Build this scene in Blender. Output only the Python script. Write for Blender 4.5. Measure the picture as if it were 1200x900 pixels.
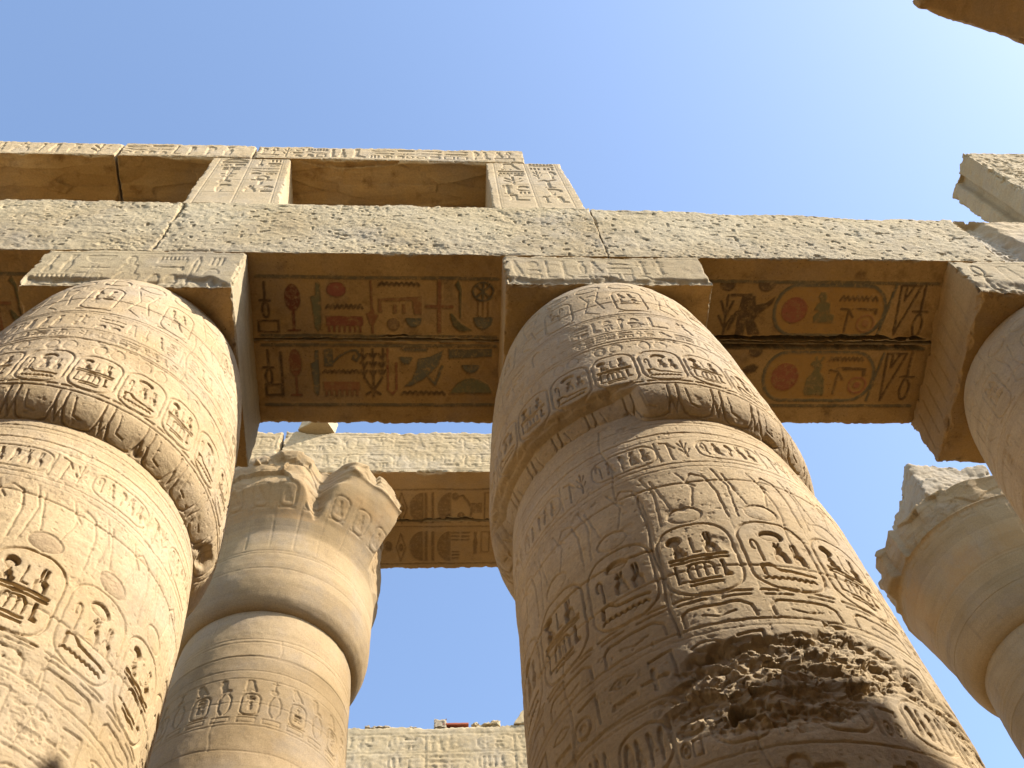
import bpy, math
import numpy as np
from math import radians as RAD, pi as PI

for _o in list(bpy.data.objects): bpy.data.objects.remove(_o)
S = bpy.context.scene
COL = S.collection
GZ = -1.6                                    # ground level; the camera stands at the origin

# ------------------------------------------------------------------ camera
F, YAW, PITCH, ROLL = 1250.43, .156823, 1.083787, -.13521
cy, sy, cp, sp, cr, sr = math.cos(YAW), math.sin(YAW), math.cos(PITCH), math.sin(PITCH), math.cos(ROLL), math.sin(ROLL)
f_ = np.array([sy*cp, cy*cp, sp]); r_ = np.array([cy, -sy, 0.]); u_ = np.cross(r_, f_)
r2, u2 = cr*r_+sr*u_, -sr*r_+cr*u_
cam = bpy.data.cameras.new('camera'); co = bpy.data.objects.new('camera', cam); COL.objects.link(co)
from mathutils import Matrix, Vector
co.matrix_world = Matrix(((r2[0], u2[0], -f_[0], 0), (r2[1], u2[1], -f_[1], 0), (r2[2], u2[2], -f_[2], 0), (0, 0, 0, 1)))
cam.sensor_fit = 'HORIZONTAL'; cam.sensor_width = 36; cam.lens = 36*F/1200
cam.clip_start = .05; cam.clip_end = 6000
S.camera = co

# ------------------------------------------------------------------ light
SUN_PHI, SUN_EL = RAD(66), RAD(42.5)           # to the right of straight-behind, elevation
sd = Vector((math.sin(SUN_PHI)*math.cos(SUN_EL), -math.cos(SUN_PHI)*math.cos(SUN_EL), math.sin(SUN_EL)))
sun = bpy.data.lights.new('sun', 'SUN'); sun.energy = 4.5; sun.angle = RAD(.5); sun.color = (1, .95, .87)
so = bpy.data.objects.new('sun', sun); COL.objects.link(so)
so.rotation_euler = sd.to_track_quat('Z', 'Y').to_euler(); so.location = (20, -10, 30)
W = bpy.data.worlds.new('World'); S.world = W; W.use_nodes = True
nt = W.node_tree; sky = nt.nodes.new('ShaderNodeTexSky'); sky.sky_type = 'NISHITA'; sky.sun_disc = False
sky.sun_elevation = SUN_EL; sky.sun_rotation = math.atan2(sd.x, sd.y)
sky.air_density = 1.0; sky.dust_density = .9; sky.ozone_density = .9; sky.altitude = 80
nt.links.new(sky.outputs[0], nt.nodes['Background'].inputs[0]); nt.nodes['Background'].inputs[1].default_value = .15
S.view_settings.view_transform = 'Standard'; S.view_settings.look = 'None'
S.view_settings.exposure = 1.27; S.view_settings.gamma = 1
S.render.engine = 'CYCLES'
try: S.cycles.max_bounces = 8; S.cycles.diffuse_bounces = 5
except Exception: pass

# ------------------------------------------------------------------ noise
def _h(ix, iy, iz, seed):
    n = ix.astype(np.uint32)*np.uint32(374761393) + iy.astype(np.uint32)*np.uint32(668265263) + iz.astype(np.uint32)*np.uint32(2147483647) + np.uint32((seed*974634777+12345) & 0xffffffff)
    n = (n ^ (n >> np.uint32(13)))*np.uint32(1274126177); n = (n ^ (n >> np.uint32(15)))*np.uint32(2246822519); n ^= n >> np.uint32(13)
    return (n & np.uint32(0xffffff)).astype(np.float32)/np.float32(0xffffff)
def vn(p, seed=0):
    p = np.asarray(p, np.float32); i = np.floor(p); f = p-i; f = f*f*(3-2*f); i = i.astype(np.int64)
    x, y, z = i[..., 0], i[..., 1], i[..., 2]; fx, fy, fz = f[..., 0], f[..., 1], f[..., 2]
    o = 0
    for dz in (0, 1):
        wz = fz if dz else 1-fz
        for dy in (0, 1):
            wy = fy if dy else 1-fy
            o = o + wz*wy*((1-fx)*_h(x, y+dy, z+dz, seed) + fx*_h(x+1, y+dy, z+dz, seed))
    return o*2-1
def fbm(p, sc, octv=3, seed=0, gain=.5):
    p = np.asarray(p, np.float32)*np.float32(sc); a, o, t = 1., 0, 0
    for k in range(octv):
        o = o + a*vn(p, seed+k*7); t += a; a *= gain; p = p*2.03+3.7
    return o/t
def sstep(a, b, x):
    t = np.clip((x-a)/(b-a), 0, 1); return t*t*(3-2*t)

def facet(p, sc, seed=0):
    """broken-stone relief: every cell is a randomly tilted plane"""
    sh = np.asarray(p).shape[:-1]; p = np.asarray(p, np.float32).reshape(-1, 3)*np.float32(sc)
    p = p+.25*np.stack([vn(p*.9, seed+1), vn(p*.9+9, seed+2), vn(p*.9+5, seed+3)], -1)
    b = np.floor(p); best = np.full(len(p), 1e9, np.float32); H = np.zeros(len(p), np.float32)
    for dx in (-1, 0, 1):
        for dy in (-1, 0, 1):
            for dz in (-1, 0, 1):
                c = (b+np.array([dx, dy, dz], np.float32)); ci = c.astype(np.int64); x, y, z = ci[:, 0], ci[:, 1], ci[:, 2]
                o = np.stack([_h(x, y, z, seed+11), _h(x, y, z, seed+12), _h(x, y, z, seed+13)], -1)
                v = p-(c+o); d = (v*v).sum(1); k = d < best
                if not k.any(): continue
                t = np.stack([_h(x[k], y[k], z[k], seed+14), _h(x[k], y[k], z[k], seed+15), _h(x[k], y[k], z[k], seed+16)], -1)*2-1
                H[k] = (v[k]*t).sum(1)*.9+.6*(_h(x[k], y[k], z[k], seed+17)-.5); best[k] = d[k]
    return H.reshape(sh)

# ------------------------------------------------------------------ relief canvas
def sd_poly(X, Y, pts):
    pts = np.asarray(pts, float); d = np.full(X.shape, 1e9); s = np.ones(X.shape)
    n = len(pts); j = n-1
    for i in range(n):
        ex, ey = pts[j]-pts[i]; wx, wy = X-pts[i][0], Y-pts[i][1]
        t = np.clip((wx*ex+wy*ey)/(ex*ex+ey*ey+1e-12), 0, 1)
        d = np.minimum(d, (wx-ex*t)**2+(wy-ey*t)**2)
        c1, c2, c3 = Y >= pts[i][1], Y < pts[j][1], ex*wy > ey*wx
        s = np.where((c1 & c2 & c3) | (~c1 & ~c2 & ~c3), -s, s); j = i
    return s*np.sqrt(d)
def sd_line(X, Y, pts, th):
    d = np.full(X.shape, 1e9)
    for (ax, ay), (bx, by) in zip(pts[:-1], pts[1:]):
        ex, ey = bx-ax, by-ay; wx, wy = X-ax, Y-ay
        t = np.clip((wx*ex+wy*ey)/(ex*ex+ey*ey+1e-12), 0, 1)
        d = np.minimum(d, (wx-ex*t)**2+(wy-ey*t)**2)
    return np.sqrt(d)-th/2
class Canvas:
    def __init__(s, u0, u1, v0, v1, res):
        s.u0, s.v0, s.res = u0, v0, res; s.nu = int((u1-u0)/res)+2; s.nv = int((v1-v0)/res)+2
        s.u1, s.v1 = u1, v1
        s.H = np.zeros((s.nv, s.nu), np.float32); s.P = np.zeros((s.nv, s.nu, 4), np.float32)
    def carve(s, prims, D, flat=.45, w=.015, soft=.007, color=None, alpha=.8):
        al = np.concatenate([np.asarray(p[1], float) for p in prims])
        pad = max([p[2] for p in prims if p[0] == 'L']+[0])+.03
        i0 = max(0, int((al[:, 0].min()-pad-s.u0)/s.res)); i1 = min(s.nu, int((al[:, 0].max()+pad-s.u0)/s.res)+2)
        j0 = max(0, int((al[:, 1].min()-pad-s.v0)/s.res)); j1 = min(s.nv, int((al[:, 1].max()+pad-s.v0)/s.res)+2)
        if i1 <= i0 or j1 <= j0: return
        X, Y = np.meshgrid(s.u0+np.arange(i0, i1)*s.res, s.v0+np.arange(j0, j1)*s.res)
        X = X+.0018*np.sin(Y*41+X*13); Y = Y+.0018*np.sin(X*37-Y*17)
        d = None
        for p in prims:
            q = sd_poly(X, Y, p[1]) if p[0] == 'P' else sd_line(X, Y, p[1], p[2])
            d = q if d is None else np.minimum(d, q)
        m = np.clip(-d/soft+.5, 0, 1)
        if D:
            prof = D*m*(flat+(1-flat)*np.exp(np.minimum(d, 0)/w))
            s.H[j0:j1, i0:i1] = np.minimum(s.H[j0:j1, i0:i1], -prof)
        if color is not None:
            a = (m*alpha)[..., None]; P = s.P[j0:j1, i0:i1]
            rgb = P[..., :3]*(1-a)+np.array(color)*a
            s.P[j0:j1, i0:i1, :3] = rgb; s.P[j0:j1, i0:i1, 3] = np.maximum(P[..., 3], a[..., 0])
    def line(s, pts, th, D, **k): s.carve([('L', pts, th)], D, **k)
    def hl(s, v, th=.012, D=.008, u0=None, u1=None, wob=.006, **k):
        a = s.u0 if u0 is None else u0; b = s.u1 if u1 is None else u1; n = max(2, int((b-a)/.5))
        s.line([(a+(b-a)*i/n, v+wob*math.sin(i*2.1+v*9)) for i in range(n+1)], th, D, **k)
    def sample(s, u, v):
        x = np.clip((u-s.u0)/s.res, 0, s.nu-1.001); y = np.clip((v-s.v0)/s.res, 0, s.nv-1.001)
        i, j = x.astype(int), y.astype(int); fx, fy = (x-i), (y-j)
        def b(A):
            fX, fY = (fx[..., None], fy[..., None]) if A.ndim == 3 else (fx, fy)
            return (A[j, i]*(1-fX)+A[j, i+1]*fX)*(1-fY)+(A[j+1, i]*(1-fX)+A[j+1, i+1]*fX)*fY
        ins = (u >= s.u0) & (u <= s.u1) & (v >= s.v0) & (v <= s.v1)
        return b(s.H)*ins, b(s.P)*ins[..., None]

# ------------------------------------------------------------------ signs (unit box, y up)
def ell(cx, cy, rx, ry, n=20, a0=0, a1=360):
    return [(cx+rx*math.cos(RAD(a0+(a1-a0)*i/n)), cy+ry*math.sin(RAD(a0+(a1-a0)*i/n))) for i in range(n+1)]
def zig(x0, x1, y, a, n):
    return [(x0+(x1-x0)*i/(2*n), y+(a if i % 2 else -a)) for i in range(2*n+1)]
Lq = lambda pts, t=.09: ('L', pts, t)
Pq = lambda pts: ('P', pts)
SIGN = {
 'disc': [Pq(ell(.5, .5, .5, .5)[:-1])], 'ring': [Lq(ell(.5, .5, .45, .45), .1)],
 'dring': [Lq(ell(.5, .5, .46, .46), .1), Pq(ell(.5, .5, .2, .2)[:-1])],
 'halfup': [Pq(ell(.5, 0, .5, 1, 16, 0, 180))], 'basket': [Pq([(0, 1)]+ell(.5, 1, .5, 1, 16, 180, 360)+[(1, 1)])],
 'reed': [Pq([(.42, 0), (.58, 0), (.6, .4), (.95, .55), (.9, .85), (.55, 1), (.35, .95), (.42, .5)])],
 'water': [Lq(zig(0, 1, .5, .28, 8), .3)], 'bar': [Pq([(0, 0), (1, 0), (1, 1), (0, 1)])],
 'men': [Pq([(0, 0), (1, 0), (1, .62), (0, .62)])]+[Pq([(x-.03, .6), (x+.03, .6), (x+.03, 1), (x-.03, 1)]) for x in (.08, .22, .36, .5, .64, .78, .92)],
 'ankh': [Lq([(.5, 0), (.5, .55)], .14), Lq([(.1, .5), (.9, .5)], .12), Lq(ell(.5, .76, .25, .21), .1)],
 'was': [Lq([(.5, 0), (.5, .82), (.35, .95), (.1, .8)], .12), Lq([(.5, .85), (.85, 1)], .1), Lq([(.3, 0), (.5, .08), (.7, 0)], .08)],
 'crook': [Lq([(.6, 0), (.6, .65)]+[(.35+.25*math.cos(RAD(a)), .72+.22*math.sin(RAD(a))) for a in range(0, 260, 25)], .11)],
 'owl': [Pq([(.25, .05), (.55, .05), (.5, .2), (.75, .1), (1, .02), (.9, .3), (.72, .7), (.68, .95), (.45, 1), (.22, .95), (.2, .72), (.15, .4)]), Lq([(.1, .03), (.5, .03)], .07)],
 'falcon': [Pq([(.3, .2), (.15, .55), (.2, .85), (.05, .78), (.2, .97), (.42, 1), (.5, .8), (.75, .5), (1, .1), (.85, .12), (.6, .25), (.45, .15)]), Lq([(.4, .2), (.38, .03), (.2, .03)], .07), Lq([(.55, .2), (.52, .03)], .07)],
 'seated': [Pq([(.15, 0), (.95, 0), (.95, .25), (.75, .3), (.7, .62), (.52, .68), (.55, .82), (.45, .98), (.25, .98), (.2, .82), (.3, .68), (.2, .62), (.1, .4), (.3, .38), (.12, .2)])],
 'god': [Pq([(.2, 0), (.95, 0), (.98, .12), (.85, .5), (.65, .62), (.72, .78), (.55, .92), (.3, .9), (.2, .8), (.38, .72), (.35, .6), (.15, .45), (.1, .1)]), Lq([(.45, .9), (.4, 1.0)], .08), Lq([(.62, .9), (.7, 1.0)], .08)],
 'plumed': [Pq([(.2, 0), (.9, 0), (.85, .4), (.62, .5), (.6, .62), (.35, .62), (.32, .5), (.15, .38)]), Pq([(.3, .64), (.45, .64), (.42, 1), (.3, .95)]), Pq([(.52, .64), (.66, .64), (.66, .95), (.54, 1)])],
 'feather': [Pq([(.4, 0), (.55, 0), (.6, .5), (.9, .8), (.75, 1), (.4, .95), (.3, .6)])],
 'leg': [Pq([(.2, 1), (.5, 1), (.48, .25), (.95, .15), (.95, 0), (.15, 0), (.25, .4)])],
 'foot': [Lq([(.3, 1), (.25, .1), (.95, .08)], .16)],
 'arm': [Pq([(0, .55), (.1, .9), (.25, .62), (.85, .6), (.9, .15), (1, .2), (1, .8), (.2, .85), (0, .8)])],
 'mouth': [Lq([(0, .5), (.25, .8), (.5, .9), (.75, .8), (1, .5), (.75, .2), (.5, .1), (.25, .2), (0, .5)], .12)],
 'eye': [Lq([(0, .5), (.3, .85), (.6, .85), (1, .5), (.6, .15), (.3, .15), (0, .5)], .1), Pq(ell(.48, .5, .16, .28)[:-1])],
 'viper': [Lq([(0, .7), (.15, .95), (.3, .6), (.35, .3), (.7, .3), (1, .1)], .16)],
 'cobra': [Pq([(.3, 0), (.95, 0), (.9, .18), (.6, .2), (.55, .6), (.5, .95), (.2, 1), (.05, .85), (.22, .8), (.12, .5), (.25, .25)])],
 'house': [Lq([(.3, 0), (0, 0), (0, .9), (1, .9), (1, 0), (.7, 0)], .12)],
 'box': [Lq([(0, 0), (1, 0), (1, 1), (0, 1), (0, 0)], .11)],
 'stool': [Pq([(0, 0), (1, 0), (1, 1), (0, 1)])], 'bolt': [Lq([(0, .5), (1, .5)], .12), Lq([(.4, .2), (.4, .8)], .1), Lq([(.6, .2), (.6, .8)], .1)],
 'cloth': [Lq([(.3, 0), (.3, .8), (.45, .98), (.65, .8), (.65, .4)], .12)],
 'djed': [Lq([(.5, 0), (.5, 1)], .22), Lq([(.15, .95), (.85, .95)], .08), Lq([(.15, .8), (.85, .8)], .08), Lq([(.15, .65), (.85, .65)], .08), Lq([(.2, 0), (.8, 0)], .1)],
 'nefer': [Lq([(.5, .3), (.5, 1)], .1), Lq([(.3, .85), (.7, .85)], .08), Pq(ell(.5, .18, .26, .2)[:-1])],
 'sedge': [Lq([(.5, 0), (.5, 1)], .09), Lq([(.5, .5), (.15, .85)], .08), Lq([(.5, .5), (.85, .85)], .08), Lq([(.5, .2), (.1, .5)], .08), Lq([(.5, .2), (.9, .5)], .08)],
 'bee': [Pq(ell(.5, .45, .42, .16)[:-1]), Pq([(.35, .55), (.6, .55), (.8, 1), (.55, .95)]), Lq([(.1, .5), (0, .75)], .06), Lq([(.3, .3), (.25, .05)], .06), Lq([(.6, .3), (.65, .05)], .06)],
 'scarab': [Pq(ell(.5, .45, .3, .36)[:-1]), Lq([(.22, .6), (.05, .95)], .07), Lq([(.78, .6), (.95, .95)], .07), Lq([(.22, .3), (.05, .02)], .07), Lq([(.78, .3), (.95, .02)], .07)],
 'duck': [Pq([(.0, .75), (.12, .85), (.25, .8), (.28, .55), (.6, .58), (1, .3), (.7, .22), (.4, .2), (.2, .35), (.15, .7)]), Lq([(.45, .22), (.45, .02), (.3, .02)], .07)],
 'strokes': [Pq([(.05, 0), (.2, 0), (.2, 1), (.05, 1)]), Pq([(.42, 0), (.58, 0), (.58, 1), (.42, 1)]), Pq([(.8, 0), (.95, 0), (.95, 1), (.8, 1)])],
 'adze': [Lq([(.05, .95), (.6, .9), (.95, .6)], .14), Lq([(.6, .9), (.5, .0)], .13)],
 'plough': [Lq([(0, 0), (.5, .6), (1, .2)], .12), Lq([(.5, .6), (.2, 1)], .1)],
 'arch': [Lq([(.0, 0), (.0, .7), (.15, .95), (.85, .95), (1, .7), (1, 0)], .09), Lq([(.33, 0), (.33, .95)], .08), Lq([(.66, 0), (.66, .95)], .08)],
 'stickdisc': [Pq(ell(.5, .72, .4, .28)[:-1]), Pq([(.42, .05), (.58, .05), (.58, .5), (.42, .5)]), Lq([(.2, .05), (.8, .05)], .08)],
 'stickoval': [Pq(ell(.5, .72, .42, .28)[:-1]), Pq([(.42, .05), (.58, .05), (.58, .5), (.42, .5)]), Lq([(.2, .05), (.8, .05)], .08)],
 'blade': [Pq([(.55, 1), (.9, 1), (.95, .5), (.85, .1), (.6, 0), (.35, .1), (.2, .5), (.1, .72), (.5, .75)])],
 'bulb': [Lq([(.45, 1), (.48, .5)], .16), Pq([(.5, .55), (.7, .4), (.95, .35), (.7, .2), (.5, .1), (.25, .2), (.05, .38), (.35, .42)]), Lq([(.5, .1), (.5, 0)], .18)],
 'table': [Pq([(0, .85), (1, 1), (1, 0), (.82, 0), (.78, .75), (.06, .72), (.1, .1), (0, .1)]), Pq([(.34, .05), (.42, .05), (.42, .55), (.34, .55)]), Pq([(.55, .05), (.63, .05), (.63, .55), (.55, .55)])],
 'cross': [Lq([(.5, 0), (.5, 1)], .17), Lq([(0, .5), (1, .5)], .15)],
 'staff': [Pq([(.35, 1), (.5, .85), (.48, .25), (.42, .25), (.38, .78), (.22, .9)]), Pq([(.0, .35), (.1, .35), (.5, .15), (1, 0), (.6, -.02), (.4, .0), (.15, .1)])],
 'wheel': [Lq(ell(.5, .5, .46, .46), .1), Lq([(.2, .2), (.8, .8)], .07), Lq([(.2, .8), (.8, .2)], .07), Lq([(.5, .05), (.5, .95)], .07)],
 'ell': [Pq([(.85, 0), (1, 0), (1, 1), (.85, 1)]), Lq([(.1, .05), (.9, .05), (.9, .28), (.1, .28), (.1, .05)], .1)],
 'sledge': [Pq([(0, 0), (.25, 0), (.25, 1), (.12, 1), (0, .9)]), Lq([(.2, .1), (.4, .55), (.65, .85), (.88, .9), (.97, .6), (.88, .32), (.78, .45), (.82, .62)], .09)],
 'plant': [Lq([(.05, 1), (.1, .4), (.5, .12)], .06), Lq([(.5, 1), (.5, 0)], .07), Lq([(.95, 1), (.9, .4), (.5, .12)], .06)]+[Lq([(x-.14, y+.1), (x, y), (x+.14, y+.1)], .06) for x in (.1, .5, .9) for y in (.45, .62, .8)]+[Lq([(.2, .05), (.5, .13), (.8, .05)], .08)],
 'hook': [Lq([(.15, 1), (.15, .12), (.5, .02), (.85, .12), (.85, .7)], .2)],
 'bird': [Pq([(1, 1), (.65, .8), (.35, .75), (.3, .45), (.2, .2), (0, .0), (.2, .02), (.35, .12), (.5, .2), (.85, .55)]), Lq([(.55, .35), (.78, .05), (.95, .55)], .05), Lq([(0, .98), (.55, .99)], .04)],
 'bird2': [Lq([(0, .97), (.45, .97)], .06), Pq([(.25, .95), (.55, .95), (.58, .75), (.8, .8), (1, .95), (.95, .78), (.65, .55), (.6, .4), (.78, .1), (.5, .08), (.42, .3), (.38, .02), (.2, .05), (.2, .6)]), Lq([(.18, .6), (.02, .2)], .06)],
 'slab': [Pq([(0, 1), (.06, .8), (.12, 1), (.3, .85), (1, .95), (1, .2), (.25, 0), (0, 0)])],
 'hill': [Pq([(0, 0), (1, 0), (.9, .6), (.65, .95), (.4, 1), (.2, .7)])],
 'halfl': [Pq([(1, 0), (1, 1)]+ell(1, .5, 1, .5, 16, 90, 270))], 'halfr': [Pq(ell(0, .5, 1, .5, 16, -90, 90))],
 'eyev': [Lq([(.5, 0), (.25, .3), (.05, .5), (.25, .7), (.5, 1), (.75, .7), (.95, .5), (.75, .3), (.5, 0)], .09), Pq(ell(.5, .5, .22, .14)[:-1])],
 'dashes': [Lq([(0, .1), (1, .1)], .16), Lq([(0, .5), (1, .5)], .16), Lq([(0, .9), (1, .9)], .16)],
 'chick': [Lq([(0, .95), (.4, 1), (.7, .8), (1, .5), (.9, .1), (.3, 0), (.2, .3)], .12), Pq(ell(.3, .2, .25, .15)[:-1])],
 'tri': [Lq([(0, 1), (1, 1), (.1, 0), (0, 1)], .07), Lq([(.3, .98), (.3, .7), (.65, .98)], .06)],
 'line1': [Lq([(.9, 1), (.1, 0)], .25)],
 'wing': [Pq([(0, .4), (.6, .9), (1, .6), (.8, .2), (.3, 0)])],
 'ewer': [Pq([(.3, 0), (.7, 0), (.8, .5), (.6, .75), (.75, 1), (.25, 1), (.4, .75), (.2, .5)])],
}
def G(c, name, x, y, w, h, D, color=None, flip=False, mir=False, alpha=.8, flat=.45, soft=.007):
    m = min(w, h)
    def T(q):
        X, Y = q
        if flip: Y = 1-Y
        if mir: X = 1-X
        return (x+X*w, y+Y*h)
    c.carve([('P', [T(q) for q in p[1]]) if p[0] == 'P' else ('L', [T(q) for q in p[1]], max(p[2]*m, .03 if color is not None and soft < .01 and D < .03 and c.v1 < -4 else .008)) for p in SIGN[name]], D, flat=flat, color=color, alpha=alpha, soft=soft)
def cartouche(c, x, y, w, h, D=.012, th=.014, horiz=False, tie=True, color=None):
    r = min(w, h)*.38; pts = []
    for cx_, cy_, a in ((x+w-r, y+h-r, 0), (x+r, y+h-r, 90), (x+r, y+r, 180), (x+w-r, y+r, 270)):
        pts += ell(cx_, cy_, r, r, 6, a, a+90)
    pts.append(pts[0]); c.line(pts, th, D, color=color)
    if tie:
        if horiz: c.line([(x+w+.012, y), (x+w+.012, y+h)], th, D, color=color)
        else: c.line([(x, y-.014), (x+w, y-.014)], th, D, color=color)
RNG = np.random.RandomState(5)
TALL = ['reed', 'owl', 'falcon', 'seated', 'was', 'ankh', 'feather', 'cloth', 'djed', 'nefer', 'leg', 'god', 'crook', 'sedge', 'cobra', 'ewer', 'foot']
FLAT = ['water', 'basket', 'mouth', 'men', 'viper', 'arm', 'bolt', 'halfup', 'stool', 'duck']
SMALL = ['disc', 'halfup', 'stool', 'ring', 'dring', 'strokes', 'box']
def group(c, x, y, w, h, D):
    """one quadrat of signs filling a box"""
    k = RNG.randint(5); pick = lambda l: l[RNG.randint(len(l))]
    if k == 0:
        G(c, pick(TALL), x+.08*w, y, w*.84, h, D)
    elif k == 1:
        G(c, pick(TALL), x, y, w*.42, h, D); G(c, pick(TALL), x+w*.55, y, w*.42, h, D)
    elif k == 2:
        G(c, pick(FLAT), x, y+h*.72, w, h*.26, D); G(c, pick(FLAT), x, y+h*.40, w, h*.22, D)
        G(c, pick(SMALL), x, y, w*.4, h*.3, D); G(c, pick(SMALL), x+w*.55, y, w*.4, h*.3, D)
    elif k == 3:
        G(c, pick(TALL), x, y, w*.45, h, D); G(c, pick(SMALL), x+w*.6, y+h*.65, w*.4, h*.3, D); G(c, pick(FLAT), x+w*.52, y+h*.3, w*.48, h*.22, D); G(c, pick(SMALL), x+w*.6, y, w*.38, h*.22, D)
    else:
        G(c, pick(TALL), x, y+h*.32, w*.45, h*.68, D); G(c, pick(TALL), x+w*.52, y+h*.32, w*.45, h*.68, D); G(c, pick(FLAT), x, y, w, h*.24, D)
def textrow(c, u0, u1, v0, v1, D, q=None):
    h = v1-v0; q = q or h; u = u0
    while u+q < u1:
        w = q*(.8+.4*RNG.rand()); group(c, u, v0, w*.88, h, D*(.6+.7*RNG.rand())); u += w
def textcol(c, u0, u1, v0, v1, D, q=None):
    w = u1-u0; q = q or w; v = v1
    while v-q > v0:
        h = q*(.7+.4*RNG.rand()); group(c, u0, v-h*.9, w, h*.86, D); v -= h
def name_a(c, x, y, w, h, D):
    """sun, seated figures over bars, gaming board, arch, club"""
    G(c, 'disc', x+.04*w, y+.78*h, .26*w, .17*h, D, flat=.5)
    G(c, 'seated', x+.08*w, y+.56*h, .26*w, .22*h, D); G(c, 'foot', x+.40*w, y+.57*h, .16*w, .30*h, D*.6)
    G(c, 'plumed', x+.60*w, y+.56*h, .30*w, .38*h, D)
    G(c, 'bar', x+.0*w, y+.495*h, .98*w, .035*h, D); G(c, 'bar', x+.0*w, y+.435*h, .98*w, .03*h, D*.8)
    G(c, 'foot', x+.02*w, y+.08*h, .16*w, .32*h, D); G(c, 'arch', x+.26*w, y+.16*h, .42*w, .24*h, D*.7)
    G(c, 'bar', x+.22*w, y+.085*h, .52*w, .025*h, D*.8); G(c, 'bar', x+.22*w, y+.02*h, .52*w, .025*h, D*.8)
    G(c, 'leg', x+.78*w, y+.12*h, .16*w, .27*h, D)
def name_b(c, x, y, w, h, D):
    """large sun, staff, seated god, plumed god, bench and water line"""
    G(c, 'disc', x+.26*w, y+.76*h, .44*w, .2*h, D, flat=.3)
    G(c, 'crook', x+.02*w, y+.36*h, .22*w, .42*h, D*.8); G(c, 'god', x+.36*w, y+.36*h, .28*w, .36*h, D*.9)
    G(c, 'plumed', x+.68*w, y+.34*h, .28*w, .42*h, D*.9)
    c.line([(x+.08*w, y+.12*h), (x+.08*w, y+.28*h), (x+.22*w, y+.3*h), (x+.36*w, y+.2*h), (x+.95*w, y+.16*h)], .022*w+.01, D)
    G(c, 'water', x+.05*w, y+.02*h, .86*w, .07*h, D)

# ------------------------------------------------------------------ mesh output
def make_mesh(name, V, Q, mat, loc=(0, 0, 0), parent=None, attrs=None, smooth=True, mats=None, matidx=None):
    """V (n,3) world coordinates; Q (m,4)"""
    V = np.ascontiguousarray(V-np.array(loc), np.float32); Q = np.ascontiguousarray(Q, np.int32)
    me = bpy.data.meshes.new(name); me.vertices.add(len(V)); me.vertices.foreach_set('co', V.ravel())
    me.loops.add(Q.size); me.loops.foreach_set('vertex_index', Q.ravel())
    me.polygons.add(len(Q)); me.polygons.foreach_set('loop_start', np.arange(0, Q.size, 4, dtype=np.int32))
    me.polygons.foreach_set('use_smooth', np.full(len(Q), smooth, bool))
    me.materials.append(mat)
    me.update(calc_edges=True)
    if attrs:
        for k, a in attrs.items():
            if a.ndim == 2:
                at = me.attributes.new(k, 'FLOAT_COLOR', 'POINT'); at.data.foreach_set('color', np.ascontiguousarray(a, np.float32).ravel())
            else:
                at = me.attributes.new(k, 'FLOAT', 'POINT'); at.data.foreach_set('value', np.ascontiguousarray(a, np.float32).ravel())
    o = bpy.data.objects.new(name, me); COL.objects.link(o)
    if parent is not None: o.parent = parent
    else: o.location = loc
    return o
def grid_quads(nv, nu, off=0, flip=False):
    i = np.arange(nv-1)[:, None]*nu+np.arange(nu-1)[None, :]+off
    q = np.stack([i, i+1, i+nu+1, i+nu], -1).reshape(-1, 4)
    return q[:, ::-1] if flip else q
def tag(o, label=None, cat=None, group=None, kind=None):
    if label: o['label'] = label; o['kind'] = 'thing'
    if cat: o['category'] = cat
    if group: o['group'] = group
    if kind: o['kind'] = kind
    return o
def root(name, loc, label, cat, group=None):
    e = bpy.data.objects.new(name, None); COL.objects.link(e); e.location = loc; e.empty_display_size = .5
    return tag(e, label, cat, group)

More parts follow.
